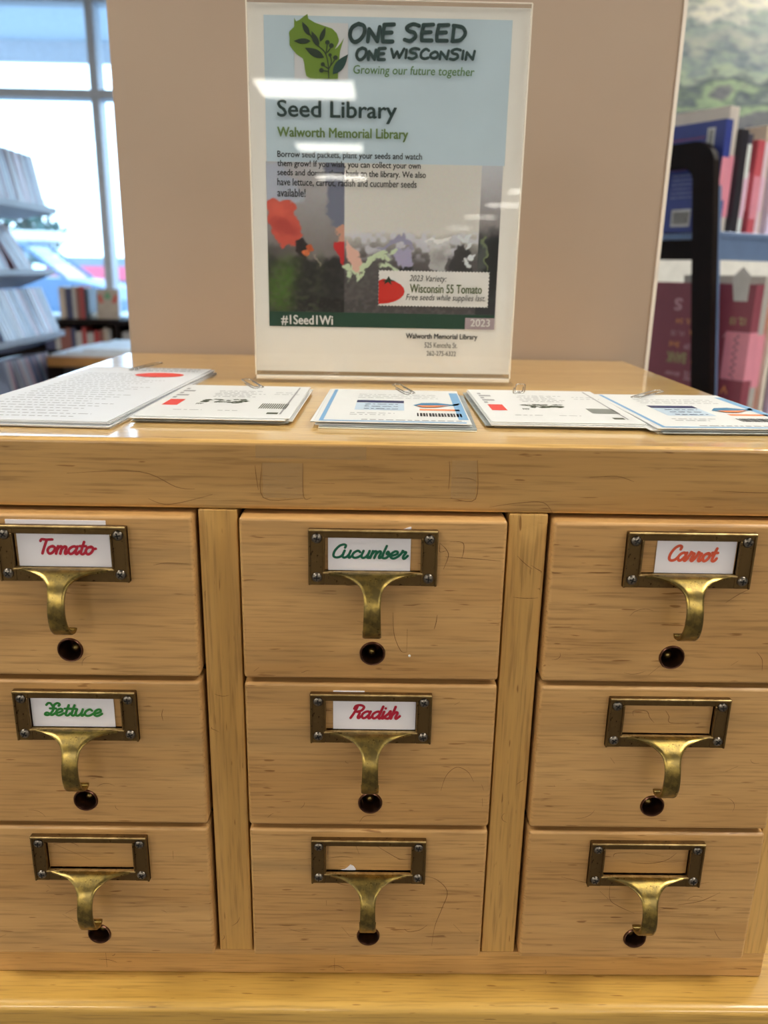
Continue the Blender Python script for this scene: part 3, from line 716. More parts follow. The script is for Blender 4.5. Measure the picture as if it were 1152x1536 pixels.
for ci, ri, ox, pz, card, back in SPEC:
    cx = ci*(W+S); zt = -G0-ri*(HD+G)
    lab = 'drawer front, %s row %s' % (rowname[ri], colname[ci])
    dr = wn(obj('drawer', ME_front, None, cab, loc=(cx, 0, zt)))
    if card: dr['label'] = 'drawer with a card reading %s' % card[0]
    else: dr['label'] = 'drawer with an empty label window, %s row %s' % (rowname[ri], colname[ci])
    fy = -D
    wn(obj('label_plate', ME_plate, None, dr, loc=(ox, fy, pz)))
    obj('pull', ME_pull, None, dr, loc=(ox, fy, pz))['label'] = 'worn brass hook pull'
    for sx in (-1, 1):
        for sz in (-.0050, -.0282):
            s_ = obj('screw', ME_screw, None, dr, loc=(ox+sx*.0314, fy-.0030, pz+sz)); s_.rotation_euler = (0, rsc.uniform(0, 1.5), 0)
    obj('hole_sleeve', ME_sleeve, None, dr, loc=(HX, fy, HZ)); obj('rod_end', ME_rod, None, dr, loc=(HX+rsc.uniform(-.0008, .0008), fy+.0015, HZ-.0026))
    if card:
        wd_, x0, x1, _, _, inkm, tx0, tx1, xh = card
        bm = bmesh.new(); box(bm, ox+x0, ox+x1, fy-.0010, fy-.0005, pz+WZ1-.0006, pz-.0030); c_ = obj('card', bm, M_card, dr); c_['label'] = 'white card reading %s' % wd_
        ln = script_word('card_lettering', wd_, ox+tx0, ox+tx1, 0, xh*.72, inkm, dr, 0.0); ln.rotation_euler = (math.pi/2, 0, 0); ln.location = (0, fy-.0011, pz-.0171+(.0002))
        ln['label'] = 'script lettering %s' % wd_
    if back:
        bm = bmesh.new()
        if ri == 0 and ci == 0: prism(bm, [(ox+back[0], pz-.003), (ox+back[1], pz-.003), (ox+back[1], pz+back[2]), (ox+back[1]-.0005, pz+back[2])][:4], 0, .0004, Matrix.Translation((0, fy-.0001, 0)) @ Matrix(((1, 0, 0, 0), (0, 0, -1, 0), (0, 1, 0, 0), (0, 0, 0, 1))))
        else: box(bm, ox+back[0], ox+back[1], fy-.0004, fy-.0001, pz-.003, pz+back[2])
        obj('spare_card', bm, M_card, dr)
    if ri == 2 and ci == 0:
        bm = bmesh.new(); prism(bm, [(-.019, -.0248), (-.0085, -.0248), (-.0080, -.0240), (-.0095, -.0215), (-.0115, -.0205), (-.0132, -.0225), (-.0150, -.0240)], 0, .0004, Matrix.Translation((ox, fy-.0003, pz)) @ Matrix(((1, 0, 0, 0), (0, 0, -1, 0), (0, 1, 0, 0), (0, 0, 0, 1)))); obj('torn_card_scrap', bm, M_card, dr)
    if ri == 0 and ci == 0:
        bm = bmesh.new(); lathe(bm, [(.0008, 0), (.0006, .0004), (0, .0005)], 8, Matrix.Translation((.0222, fy, HZ-.0012)) @ Matrix.Rotation(math.pi/2, 4, 'X')); obj('paint_speck', bm, M_white, dr)
    scratches(HAND[(ci, ri)], dr, fy-.00012, .00032)
    scratches(random_scr(3, -.07, .07, -.095, -.045, rsc), dr, fy-.0001, .0002, M_scr2, 'small_scratches')

# stand ------------------------------------------------------------
sd = thing('stand', 'yellow wooden stand under the card cabinet', 'stand', (0, 0, 0))
zt = Z0-BOT
bm = bmesh.new(); box(bm, -.335, .335, -.0265, .47, zt-.040, zt, .006, 4); obj('stand_top', bm, M_stand, sd, smooth=True)
bm = bmesh.new(); box(bm, -.30, .30, .0, .02, zt-.12, zt-.04, .001, 1); obj('front_rail', bm, M_stand, sd)
for x in (-.30, .26):
    for y in (0.0, .40):
        bm = bmesh.new(); box(bm, x, x+.04, y, y+.04, 0, zt-.04, .002, 1); obj('leg', bm, M_stand, sd)

# =================================================================== the sign
ZT = Z0+A
SX, SY, SW, SH = .0060, .2369, .1047, .2763
def at(px, py, Y):
    d = fw + rt2*((px-576)/FPX) - up2*((py-768)/FPX)
    return CP + d*((Y-CP.y)/d.y)
sh = thing('sign_holder', 'upright clear acrylic sign holder standing on the cabinet top', 'sign holder', (SX, SY, ZT))
bm = bmesh.new(); box(bm, -SW, SW, -.0008, .0008, .0030, SH+.003, .0004, 1); obj('front_panel', bm, M_acr, sh)
bm = bmesh.new(); box(bm, -SW, SW, .0042, .0058, .0030, SH+.003, .0004, 1); obj('back_panel', bm, M_acr, sh)
bm = bmesh.new(); box(bm, -SW-.003, SW+.003, -.006, .075, .0001, .0026, .0006, 1); obj('foot', bm, M_acr, sh)
bm = bmesh.new(); box(bm, -SW, SW, -.0010, .0060, .0026, .0058, .0006, 1); obj('fold', bm, M_acr_edge, sh)
bm = bmesh.new()
for s in (-1, 1): box(bm, s*SW-.0005, s*SW+.0005, -.0009, .0009, .006, SH+.003)
box(bm, -SW, SW, -.0009, .0009, SH+.0026, SH+.0034); obj('polished_edge', bm, M_acr_edge, sh)

ps = thing('poster_sheet', 'printed Seed Library poster inside the clear sign holder', 'poster', (0, SY+.0022, 0), (math.pi/2, 0, 0))
# local frame of the poster: x across, y up (world z), z towards the viewer
def P(px, py):
    q = at(px, py, SY); return q.x, q.z
bm = bmesh.new(); box(bm, SX-SW+.0004, SX+SW-.0004, ZT+.0092, ZT+SH+.0005, -.0001, .0001); obj('paper', bm, M_sheet, ps)
LZ = .0003
def PR(px0, py0, px1, py1):
    cx = (px0+px1)/2; cy = (py0+py1)/2
    return rect(P(px0, cy)[0], P(cx, py1)[1], P(px1, cy)[0], P(cx, py0)[1])
I_blue = ink('poster_blue', (190, 208, 222)); I_dk = ink('poster_dark_teal', (20, 52, 52)); I_olive = ink('poster_olive', (96, 122, 58)); I_map = ink('map_green', (106, 136, 34)); I_leaf = ink('leaf_dark_green', (26, 48, 28)); I_leaf2 = ink('leaf_teal', (18, 62, 56)); I_band = ink('band_green', (20, 62, 44)); I_white = ink('print_white', (224, 220, 218)); I_black = ink('print_black', (36, 36, 38)); I_lil = ink('tab_lilac', (170, 152, 160)); I_tom = ink('tomato_red', (204, 36, 24)); I_gold = ink('tomato_text_olive', (78, 92, 40)); I_lav = ink('logo_box', (206, 206, 212)); I_fut = ink('tagline_green', (84, 122, 66))
xb0, xb1 = P(397, 130)[0], P(764, 130)[0]
zb1, zb0 = P(580, 25)[1], P(580, 245)[1]
flat('blue_panel', [rect(xb0, zb0, xb1, zb1)], I_blue, ps, z=LZ)
flat('logo_box', [PR(441, 33, 522, 118)], I_lav, ps, z=LZ*2)
mp_pts = [(441, 26), (444, 31), (449, 29), (455, 24), (461, 20), (462, 27), (472, 33), (486, 38), (498, 42), (505, 49), (508, 58), (508, 62), (504, 70), (502, 73), (506, 70), (511, 64), (516, 56), (513, 66), (510, 76), (509, 86), (507, 98), (507, 118), (466, 118), (459, 113), (457, 104), (456, 94), (454, 87), (445, 81), (438, 73), (434, 67), (434, 55), (433, 49), (434, 46), (441, 39)]
flat('state_map', [[P(*q) for q in mp_pts]], I_map, ps, z=LZ*3)
def leaf(bx, by, tx, ty, wd_):
    dx, dy = tx-bx, ty-by; l = math.hypot(dx, dy); nx, ny = -dy/l*wd_, dx/l*wd_
    q = [(bx, by)]+[(bx+dx*s+nx*math.sin(math.pi*s**.85), by+dy*s+ny*math.sin(math.pi*s**.85)) for s in (.15, .3, .45, .6, .75, .9)]+[(tx, ty)]+[(bx+dx*s-nx*math.sin(math.pi*s**.85), by+dy*s-ny*math.sin(math.pi*s**.85)) for s in (.9, .75, .6, .45, .3, .15)]
    return [P(*c) for c in q]
def dot(cx, cy, r_): return [P(cx+r_*math.cos(a*.524), cy+r_*math.sin(a*.524)) for a in range(12)]
flat('sprig_leaves', [leaf(464, 53, 453, 32, 4), leaf(466, 61, 440, 61, 4.2), leaf(478, 70, 467, 46, 4.5), leaf(480, 62, 488, 40, 3.6), leaf(486, 86, 457, 71, 6), dot(491, 63, 3.6), dot(497, 68, 3.8), dot(484, 96, 3.2), dot(482, 105, 3.6), dot(503, 86, 3.6), dot(495, 82, 2.6)], I_leaf, ps, lift=3e-6, z=LZ*4)
flat('teal_leaf', [leaf(499, 111, 522, 81, 7)], I_leaf2, ps, z=LZ*4)
strokes_mesh('sprig_stem', [[P(*c) for c in catmull(s, 5)] for s in ([(464, 50), (475, 66), (487, 78), (492, 95), (493, 118)], [(491, 65), (489, 80)], [(497, 70), (491, 78)], [(503, 88), (496, 98)], [(484, 97), (493, 103)], [(483, 105), (493, 107)], [(495, 83), (497, 92), (494, 102)])], .0008, I_leaf, ps, LZ*4.4)
def ptext(name, body, px0, py0, px1, py1, mat, **kw):
    q = PR(px0, py0, px1, py1); return text(name, body, q[0][0], q[1][0], q[0][1], q[2][1], mat, ps, z=LZ*4.5, **kw)
q = PR(524, 38, 614, 65); caps_word('heading_lettering', 'ONE', P(525, 50)[0], P(591, 50)[0], P(560, 62)[1], P(560, 36)[1], I_dk, ps, LZ*4.5, .25)
caps_word('heading_lettering', 'SEED', P(607, 50)[0], P(698, 50)[0], P(650, 61)[1], P(650, 37)[1], I_dk, ps, LZ*4.5, .26)
caps_word('heading_lettering', 'ONE', P(535, 80)[0], P(578, 80)[0], P(556, 89)[1], P(556, 72)[1], I_dk, ps, LZ*4.5, .30)
caps_word('heading_lettering', 'WISCoNSIN', P(587, 80)[0], P(712, 80)[0], P(650, 88)[1], P(650, 73)[1], I_dk, ps, LZ*4.5, .30)
ptext('tagline', 'Growing our future together', 530, 99, 712, 116, I_fut, fat=.00008, shear=.1)
ptext('title', 'Seed Library', 416, 151, 595, 184, I_dk, fat=.00034)
ptext('subtitle', 'Walworth Memorial Library', 416, 192, 612, 211, I_olive, fat=.00024)
for i, (ln, x1) in enumerate((('Borrow seed packets, plant your seeds and watch', 633), ('them grow! If you wish, you can collect your own', 631), ('seeds and donate them back to the library. We also', 639), ('have lettuce, carrot, radish and cucumber seeds', 625), ('available!', 458))):
    y = 228+i*13.7; ptext('body_text', ln, 416, y, x1, y+12.2, I_black, fat=.00008)
# the printed photograph, painted cell by cell
PX0, PX1, PY0, PY1 = 401, 749, 245, 470
NXg, NYg = 232, 150
uu, vv = np.meshgrid(np.linspace(PX0, PX1, NXg), np.linspace(PY0, PY1, NYg))
rng = np.random.default_rng(5)
def nz(sx, sy):
    a = rng.random((int(sy)+2, int(sx)+2)); yi = np.linspace(0, sy, NYg); xi = np.linspace(0, sx, NXg)
    y0 = np.floor(yi).astype(int); x0 = np.floor(xi).astype(int); fy_ = (yi-y0)[:, None]; fx_ = (xi-x0)[None]
    fy_ = fy_*fy_*(3-2*fy_); fx_ = fx_*fx_*(3-2*fx_)
    return (a[np.ix_(y0, x0)]*(1-fx_)+a[np.ix_(y0, x0+1)]*fx_)*(1-fy_)+(a[np.ix_(y0+1, x0)]*(1-fx_)+a[np.ix_(y0+1, x0+1)]*fx_)*fy_
img = np.zeros((NYg, NXg, 3)); s01 = lambda x: np.clip(x, 0, 1)
def over(mask, c):
    global img
    img = img*(1-mask[..., None]) + np.array(c, float)*mask[..., None]
def ell(cx, cy, rx, ry, a=0, soft=.25):
    c, s = math.cos(math.radians(a)), math.sin(math.radians(a)); dx, dy = uu-cx, vv-cy
    d = np.sqrt(((dx*c+dy*s)/rx)**2+((-dx*s+dy*c)/ry)**2); return s01((1+soft/2-d)/soft)
def polym(pts, soft=2.0):
    inside = np.zeros_like(uu, bool); dmin = np.full_like(uu, 1e9); n = len(pts)
    for i in range(n):
        (xa, ya), (xb, yb) = pts[i], pts[(i+1) % n]
        c = ((ya > vv) != (yb > vv)) & (uu < (xb-xa)*(vv-ya)/((yb-ya) or 1e-9)+xa); inside ^= c
        t_ = s01(((uu-xa)*(xb-xa)+(vv-ya)*(yb-ya))/((xb-xa)**2+(yb-ya)**2+1e-9)); dmin = np.minimum(dmin, np.hypot(uu-xa-t_*(xb-xa), vv-ya-t_*(yb-ya)))
    return s01(.5+np.where(inside, dmin, -dmin)/soft)
uu0, vv0 = uu.copy(), vv.copy(); uu = uu + (nz(34, 24)-.5)*9 + (nz(90, 60)-.5)*4; vv = vv + (nz(34, 24)-.5)*8 + (nz(90, 60)-.5)*4
img[:] = (196, 194, 200)
f_ = s01((vv-250)/120)[..., None]; img[:] = img*(1-f_)+np.array((120, 112, 112))*f_
over(.35*nz(9, 7), (150, 145, 150))
over(polym([(395, 245), (425, 245), (452, 285), (455, 300), (395, 310)], 8), (176, 182, 200))         # sleeve left
over(polym([(488, 245), (516, 245), (516, 336), (500, 338), (492, 315)], 5), (112, 116, 138))          # sleeve right
over(s01((vv-378-14*nz(14, 2))/10), (30, 27, 27))                                                       # soil
over(s01((vv-360)/12)*s01((470-uu)/60)*.55, (52, 46, 44))
over(s01((vv-372)/30)*s01((500-uu)/40)*nz(30, 20)*.5, (70, 80, 52))
over(ell(422, 432, 24, 38, 12, .9)*.8, (72, 110, 22)); over(ell(474, 440, 34, 44, 0, .8)*.8, (22, 20, 20))
over(polym([(401, 303), (438, 300), (446, 330), (452, 352), (440, 366), (424, 374), (412, 355), (401, 335)], 3), (204, 84, 70))
over(ell(424, 340, 20, 10, 20, .8)*.5, (150, 44, 44)); over(ell(416, 316, 14, 10, 0, .8)*.4, (236, 110, 90))
over(polym([(438, 362), (450, 357), (462, 372), (455, 392), (446, 386)], 2), (40, 26, 26)); over(ell(462, 372, 6, 8, -20), (190, 84, 40)); over(ell(458, 380, 4, 4), (220, 110, 60))
over(polym([(468, 382), (472, 380), (480, 398), (476, 398)], 1.5), (150, 140, 130))
over(polym([(500, 362), (517, 360), (517, 398), (510, 392)], 2), (190, 32, 36)); over(polym([(506, 338), (516, 336), (516, 360), (508, 362)], 2), (206, 150, 130))
over(s01((vv-372)/30)*s01((500-uu)/30)*s01((nz(60, 40)-.55)*6)*.5, (84, 96, 60))
over(s01((vv-390)/14)*s01((nz(90, 70)-.56)*6)*.4, (74, 66, 64))
# paler inset on the right-hand part of the picture
pan = ((uu0 > 516) & (uu0 < 718)).astype(float)
base = np.zeros_like(img); base[:] = (214, 210, 206)
f2 = s01((vv-345)/40); base = base*(1-f2[..., None])+np.array((84, 78, 80))*f2[..., None]
base = base*(1-(s01((vv-395)/30)*.45)[..., None])+np.array((58, 55, 56))*(s01((vv-395)/30)*.45)[..., None]
img = img*(1-pan[..., None])+base*pan[..., None]
over(pan*ell(650, 310, 50, 50, 0, 1.6)*.15, (190, 182, 172))
over(pan*s01((vv-338)/12)*s01((392-vv)/18)*s01((nz(46, 30)-.45)*5)*.8, (206, 206, 220))
over(pan*s01((vv-395)/10)*s01((nz(80, 60)-.5)*5)*.35, (112, 106, 106))
over(pan*polym([(517, 356), (536, 372), (546, 396), (542, 410), (530, 404), (520, 388)], 2), (222, 176, 162))
over(pan*polym([(566, 372), (604, 347), (622, 370), (618, 374), (604, 355), (572, 374)], 1.6), (150, 146, 176))
over(pan*polym([(590, 372), (614, 368), (619, 394), (604, 400), (594, 388)], 2), (164, 158, 190)); over(pan*ell(606, 403, 12, 6, -20), (30, 28, 34))
over(pan*polym([(642, 355), (678, 355), (668, 402), (646, 402)], 2)*.75, (206, 206, 208)); over(pan*ell(660, 356, 18, 4), (232, 230, 232)); over(pan*ell(660, 380, 12, 10, 0, 1)*.5, (120, 112, 112))
over(pan*polym([(684, 368), (694, 362), (706, 372), (712, 404), (676, 404)], 3)*.9, (44, 40, 42))
for cx, cy in ((700, 352), (706, 364), (708, 380), (702, 390), (694, 356)): over(pan*ell(cx, cy, 8, 4, rng.uniform(-60, 60)), (214, 218, 224))
for cx, cy, a in ((530, 404, 60), (524, 412, 90), (538, 412, 100), (548, 398, -40), (556, 388, -50), (566, 383, 0), (574, 378, -30), (582, 384, 10), (584, 394, 40), (594, 402, 40), (576, 396, 20), (520, 400, 30), (590, 376, -10)):
    over(ell(cx, cy, 8, 3.4, a, .4), (196, 212, 178))
over(polym([(540, 414), (550, 396), (566, 382), (568, 384), (553, 398), (543, 416)], 1), (190, 206, 170))
# right strip
rs_ = (uu0 >= 718).astype(float)
over(rs_*s01((300-vv)/60)*.6, (196, 200, 214)); over(rs_*s01((vv-330)/30), (44, 44, 48))
over(rs_*ell(741, 395, 12, 44, 0, .3), (20, 20, 22)); over(rs_*polym([(722, 345), (728, 350), (734, 400), (731, 400)], 1.2), (120, 130, 90))
over(rs_*ell(724, 380, 5, 26, 0, .8)*.6, (92, 100, 96))
img = np.clip(img + (rng.random(img.shape)-.5)*7, 0, 255)/255
lincol = np.where(img <= .04045, img/12.92, ((img+.055)/1.055)**2.4)
qa, qb = P((PX0), 360)[0], P(PX1, 360)[0]; za, zb_ = P(575, PY0)[1], P(575, PY1)[1]
gx = np.linspace(qa, qb, NXg); gz = np.linspace(za, zb_, NYg)
verts = np.stack([np.tile(gx, NYg), np.repeat(gz, NXg), np.full(NXg*NYg, LZ*1.5)], 1)
idx = np.arange(NXg*NYg).reshape(NYg, NXg)
faces = np.stack([idx[1:, :-1], idx[1:, 1:], idx[:-1, 1:], idx[:-1, :-1]], -1).reshape(-1, 4)
me = bpy.data.meshes.new('printed_photo'); me.from_pydata(verts.tolist(), [], faces.tolist())
ca = me.color_attributes.new('Col', 'FLOAT_COLOR', 'POINT'); ca.data.foreach_set('color', np.concatenate([lincol.reshape(-1, 3), np.ones((NXg*NYg, 1))], 1).ravel().astype(np.float32))
me.materials.append(vcol('printed_photo_ink')); o = bpy.data.objects.new('printed_photo', me); COL.objects.link(o); o.parent = ps
xg0, xg1 = qa, qb
flat('green_band', [rect(qa, P(575, 492)[1], qb, zb_)], I_band, ps, z=LZ*2)
flat('year_tab', [[(P(698, 480)[0], P(575, 492)[1]), (qb, P(575, 492)[1]), (qb, zb_-.0025), (P(698, 480)[0], zb_-.0025)]], I_lil, ps, z=LZ*3)
ptext('hashtag', '#1Seed1Wi', 422, 473, 499, 488, I_white, fat=.0002)
ptext('year', '2023', 706, 479, 735, 490, I_white, fat=.00012)
# stamp with perforated edge and a tomato
sx0, sz0 = P(567, 459); sx1, sz1 = P(735, 408)
per = []
def edge(ax, ay, bx, by, n):
    for i in range(n):
        for k_ in range(4):
            t_ = (i+k_/4)/n; nx, ny = (by-ay), -(bx-ax); l = math.hypot(nx, ny); o_ = .0006*(1 if k_ in (1, 2) else 0)
            per.append((ax+(bx-ax)*t_-nx/l*o_, ay+(by-ay)*t_-ny/l*o_))
edge(sx0, sz0, sx1, sz0, 34); edge(sx1, sz0, sx1, sz1, 10); edge(sx1, sz1, sx0, sz1, 34); edge(sx0, sz1, sx0, sz0, 10)
flat('stamp', [per], I_white, ps, z=LZ*3)
tm = [(P(567, 420)[0]+.0006, P(575, 456)[1]), (P(567, 420)[0]+.0006, P(575, 421)[1])]+[P(569+38*math.sin(a), 437-19*math.cos(a)) for a in (.15, .4, .7, 1.0, 1.3, 1.6, 1.9, 2.2, 2.5, 2.8)]
flat('stamp_tomato', [tm], I_tom, ps, z=LZ*4)
flat('tomato_calyx', [[P(*c) for c in ((572, 423), (580, 419), (583, 414), (586, 419), (594, 422), (586, 422), (588, 428), (582, 423), (576, 427), (578, 422))]], I_leaf, ps, z=LZ*4.6)
ptext('stamp_text', '2023 Variety:', 614, 413, 670, 425, I_black, shear=.25)
ptext('stamp_text', 'Wisconsin 55 Tomato', 615, 427, 723, 440, I_gold, fat=.00012)
ptext('stamp_text', 'Free seeds while supplies last.', 609, 442, 728, 454, I_black, shear=.25)
ptext('footer_text', 'Walworth Memorial Library', 609, 501, 716, 511, I_black, fat=.00016)
ptext('footer_text', '525 Kenosha St.', 637, 514, 686, 522, I_black)
ptext('footer_text', '262-275-6322', 640, 527, 684, 534, I_black)

# =================================================================== papers on the cabinet top
I_grey = ink('text_grey', (150, 150, 152)); I_navy = ink('navy_ink', (44, 48, 92)); I_lblue = ink('packet_blue', (120, 166, 206)); I_pred = ink('packet_red', (222, 74, 64)); I_oran = ink('packet_orange', (236, 140, 88)); I_pale = ink('packet_pale_blue', (190, 208, 224)); I_ygr = ink('packet_black_green', (70, 78, 62)); I_teal = ink('fish_blue', (52, 120, 160))
def dashes(x0, x1, y, h, rnd, dens=.8):
    out = []; x = x0
    while x < x1:
        l = rnd.uniform(.0012, .006)
        out.append(rect(x, y, min(x+l, x1), y+h)); x += l+.0012/dens
    return out
def packet_prints(pk, kind, seed, Wp, Hp, zz):
    rnd = random.Random(seed)
    if kind == 'plant':
        gr = []
        for i in range(5): gr += dashes(.030+rnd.uniform(0, .004), .062+rnd.uniform(-.006, .004), Hp-.030-i*.0065, .0016, rnd)
        gr += dashes(.072, .088, Hp-.034, .0014, rnd)+dashes(.072, .090, Hp-.042, .0014, rnd)+dashes(.018, .036, .022, .0015, rnd)+dashes(.046, .060, .022, .0013, rnd)
        flat('small_print', gr, I_grey, pk, z=zz)
        pl = []
        for i in range(26): 
            cx, cy = rnd.uniform(.030, .058), rnd.uniform(.052, .066); s = rnd.uniform(.0015, .004); a = rnd.uniform(0, 3)
            pl.append([(cx+s*math.cos(a+q), cy+s*.8*math.sin(a+q)) for q in (0, 1.4, 2.8, 4.4)])
        pl += [rect(.027+i*.0008, .044+(i % 2)*.002, .0275+i*.0008, .049) for i in range(6)]
        flat('plant_picture', pl, I_ygr, pk, lift=2e-6, z=zz)
        flat('red_block', [rect(.006, .040, .016, .064)], I_pred, pk, z=zz)
        flat('side_stripes', [rect(.005, .070+i*.010, .0075+.006*(i % 2), .076+i*.010) for i in range(5)]+[rect(Wp-.008, .012, Wp-.0068, Hp-.006)], I_grey, pk, z=zz)
        flat('barcode', [rect(.070+i*.0014, .032, .0708+i*.0014, .052) for i in range(13)]+[rect(.078, .012, .085, .018)], I_ygr, pk, z=zz)
    else:
        gr = []
        for i in range(3): gr += dashes(.022, .078, Hp-.026-i*.0075, .0014, rnd)
        gr += dashes(.020, .048, .030, .0016, rnd)+dashes(.020, .042, .024, .0016, rnd)+dashes(.028, .090, .0065, .0022, rnd)
        flat('small_print', gr, I_grey, pk, z=zz)
        flat('blue_header', [rect(.022, Hp-.062, .054, Hp-.052)], I_navy, pk, z=zz)
        flat('pale_table', [rect(.022, Hp-.092, .054, Hp-.063)], I_pale, pk, z=zz)
        flat('table_text', [d for i in range(3) for d in dashes(.028, .050, Hp-.071-i*.009, .0016, rnd)], I_navy, pk, z=zz*1.4)
        fish = [(.060, Hp-.070), (.066, Hp-.060), (.076, Hp-.058), (.086, Hp-.064), (.092, Hp-.058), (.090, Hp-.068), (.084, Hp-.070), (.074, Hp-.077), (.065, Hp-.077)]
        flat('fish_picture', [fish], I_teal, pk, z=zz); flat('fish_belly', [[(.062, Hp-.073), (.084, Hp-.071), (.074, Hp-.079), (.066, Hp-.079)]], I_oran, pk, z=zz*1.5)
        flat('orange_bar', [rect(.064, Hp-.090, .090, Hp-.084)], I_oran, pk, z=zz)
        flat('barcode', [rect(.062+i*.0019, .022, .0630+i*.0019+(.0004 if i % 3 else 0), .034) for i in range(15)], I_black, pk, z=zz)
        flat('blue_border', [rect(.003, .004, .0055, Hp-.004), rect(Wp-.007, .012, Wp-.001, Hp-.012), rect(.003, .001, Wp-.003, .004)], I_lblue, pk, z=zz)
M_pk = plain('seed_packet_paper', (222, 223, 222), .5, 0, .01); M_pk2 = plain('seed_packet_cream', (226, 222, 206), .5, 0, .02); M_pkd = plain('seed_packet_dark_print', (150, 156, 156), .5, 0, .2, 60)
def stack(kind, x, y, rz, desc, seed, Wp=.094, Hp=.134):
    rnd = random.Random(seed); n = 5
    for i in range(n):
        top = i == n-1
        dx, dy, dr_ = (0, 0, 0) if top else (rnd.uniform(-.004, .003), rnd.uniform(-.002, .005), rnd.uniform(-.02, .02))
        lab = '%s seed packet, %s of the stack %s' % (('plant-pictured' if kind == 'plant' else 'blue-bordered') if top else 'plain-edged', ('lowest', 'fourth down', 'third down', 'second down', 'topmost')[i], desc)
        pk = thing('seed_packet', lab, 'seed packet', (x+dx, y+dy, ZT+.00005+i*.0009), (0, 0, rz+dr_), group='seed packets in the stack '+desc)
        bm = bmesh.new(); box(bm, 0, Wp, 0, Hp, 0, .0008, .0003, 1)
        obj('envelope', bm, M_pk if top else (M_pk2, M_pkd, M_pk, M_pk)[i], pk)
        if top: packet_prints(pk, kind, seed, Wp, Hp, .00092)
    return ZT+n*.0009
def clip(label, x, y, z, rz, sc=1.0):
    path = [(-.004, .004), (-.004, -.012), (-.003, -.0155), (0, -.0168), (.003, -.0155), (.004, -.012), (.004, .012), (.003, .0148), (.0005, .0160), (-.002, .0148), (-.0028, .012), (-.0028, -.009), (-.0018, -.0120), (.0005, -.0128), (.0024, -.0112), (.0028, -.008), (.0028, .006)]
    bm = bmesh.new(); tube(bm, [(a*sc, b*sc, .0005 if k_ < 8 else .0012) for k_, (a, b) in enumerate(catmull(path, 3))], .00042, 6)
    o_ = obj('paper_clip', bm, M_wire, None, (x, y, z), 'all', (math.radians(4), 0, rz)); tag(o_, label, 'paper clip', 'paper clips on the packet stacks'); return o_
zs = stack('plant', -.1455, .0475, math.radians(-1.0), 'beside the leaflets', 21)
clip('paper clip at the far edge of the packet stack next to the leaflets', -.094, .1800, zs+.0008, .5)
zs = stack('fish', -.0365, .0385, math.radians(-1.5), 'in front of the sign', 22)
clip('paper clip at the far edge of the packet stack in front of the sign', .0200, .1640, zs+.0008, .35)
zs = stack('plant', .0705, .0465, math.radians(.3), 'right of the sign', 23)
clip('paper clip at the far edge of the packet stack right of the sign', .1090, .1770, zs+.0008, -.2)
def stack4():
    pass
zs = stack('fish', .1672, .0335, math.radians(2.0), 'at the far right', 24)
clip('paper clip on the packet stack at the right edge of the top', .2010, .1600, zs+.0008, -.9)
# leaflets: sheets a hair apart, fanned at the near corner
nL = 7
for i in range(nL):
    top = i == nL-1; r_ = random.Random(40+i)
    lf = thing('leaflet', 'white printed leaflet with a red tomato, topmost of the pile at the left' if top else 'plain white leaflet, %s sheet down from the top of the left pile' % ('', 'second', 'third', 'fourth', 'fifth', 'sixth', 'lowest')[nL-1-i], 'leaflet',
               (-.2605+(0 if top else r_.uniform(-.001, .004)), .031+(0 if top else r_.uniform(-.002, .002)), ZT+.0001+i*.0006), (0, 0, math.radians(-2.3)+(0 if top else r_.uniform(-.012, .004))), group='leaflets piled at the left of the cabinet top')
    bm = bmesh.new(); box(bm, 0, .106, 0, .256, 0, .00045); obj('sheet', bm, M_paper, lf)
    if top:
        rnd = random.Random(5); ds = []
        for j in range(22): ds += dashes(.012, .088-(j % 4)*.006, .232-.0095*j-.02, .0018, rnd)
        flat('small_print', ds, I_grey, lf, z=.00055)
        q = [(.074+.020*math.cos(a*.393), .208+.014*math.sin(a*.393)) for a in range(16)]
        flat('tomato_picture', [q], I_pred, lf, z=.0007)
        flat('heading_print', dashes(.050, .098, .246, .004, rnd)+dashes(.040, .099, .233, .004, rnd), I_grey, lf, z=.0006)
clip('paper clip at the far edge of the leaflets at the left', -.2010, .2800, ZT+nL*.0006+.001, -.5, 1.1)

# =================================================================== left background
rack_m = plain('rack_grey_plastic', (164, 176, 196), .4)
rk = thing('disc_rack', 'grey tiered disc rack in front of the window at the left', 'rack', (-1.45, 1.6, 0))
RY0, RY1 = 0.0, 1.29        # along the row, local y
tilts = [-10, -21, -20, -9, -9]
tiers = [(.205, 1.470), (.175, 1.245), (.192, 1.010), (.205, .765), (.22, .52)]
bm = bmesh.new()
bm.free()
for y in (.05, 1.10):
    bm = bmesh.new(); box(bm, -.15, -.09, y, y+.05, 0, 1.60, .004, 1); obj('upright', bm, rack_m, rk)
bm = bmesh.new(); box(bm, -.35, .20, 0.0, 1.25, 0.0, .08, .01, 1); obj('base', bm, rack_m, rk)
tl = math.radians(-19)
for ti, (x, z) in enumerate(tiers):
    tl = math.radians(tilts[ti])
    bm = bmesh.new(); box(bm, -.150, .006, RY0, RY1, -.008, 0, .001, 1, Matrix.Rotation(tl, 4, 'Y')); box(bm, .0, .008, RY0, RY1, -.008, .012)
    obj('shelf', bm, rack_m, rk, loc=(x+.0, 0, z))
M_case = rand_mat('disc_case_spine', [(180, 190, 212), (150, 162, 190), (206, 212, 226), (122, 132, 166), (190, 170, 190), (162, 174, 204), (98, 106, 138), (196, 204, 220), (176, 148, 164)], .25)
bm = bmesh.new(); box(bm, -.135, 0, 0, .0128, 0, .185, .001, 1); ME_case = bpy.data.meshes.new('disc_case'); bm.to_mesh(ME_case); bm.free(); ME_case.materials.append(M_case)
tn = ['top', 'second', 'third', 'fourth', 'lowest']
rc = random.Random(9)
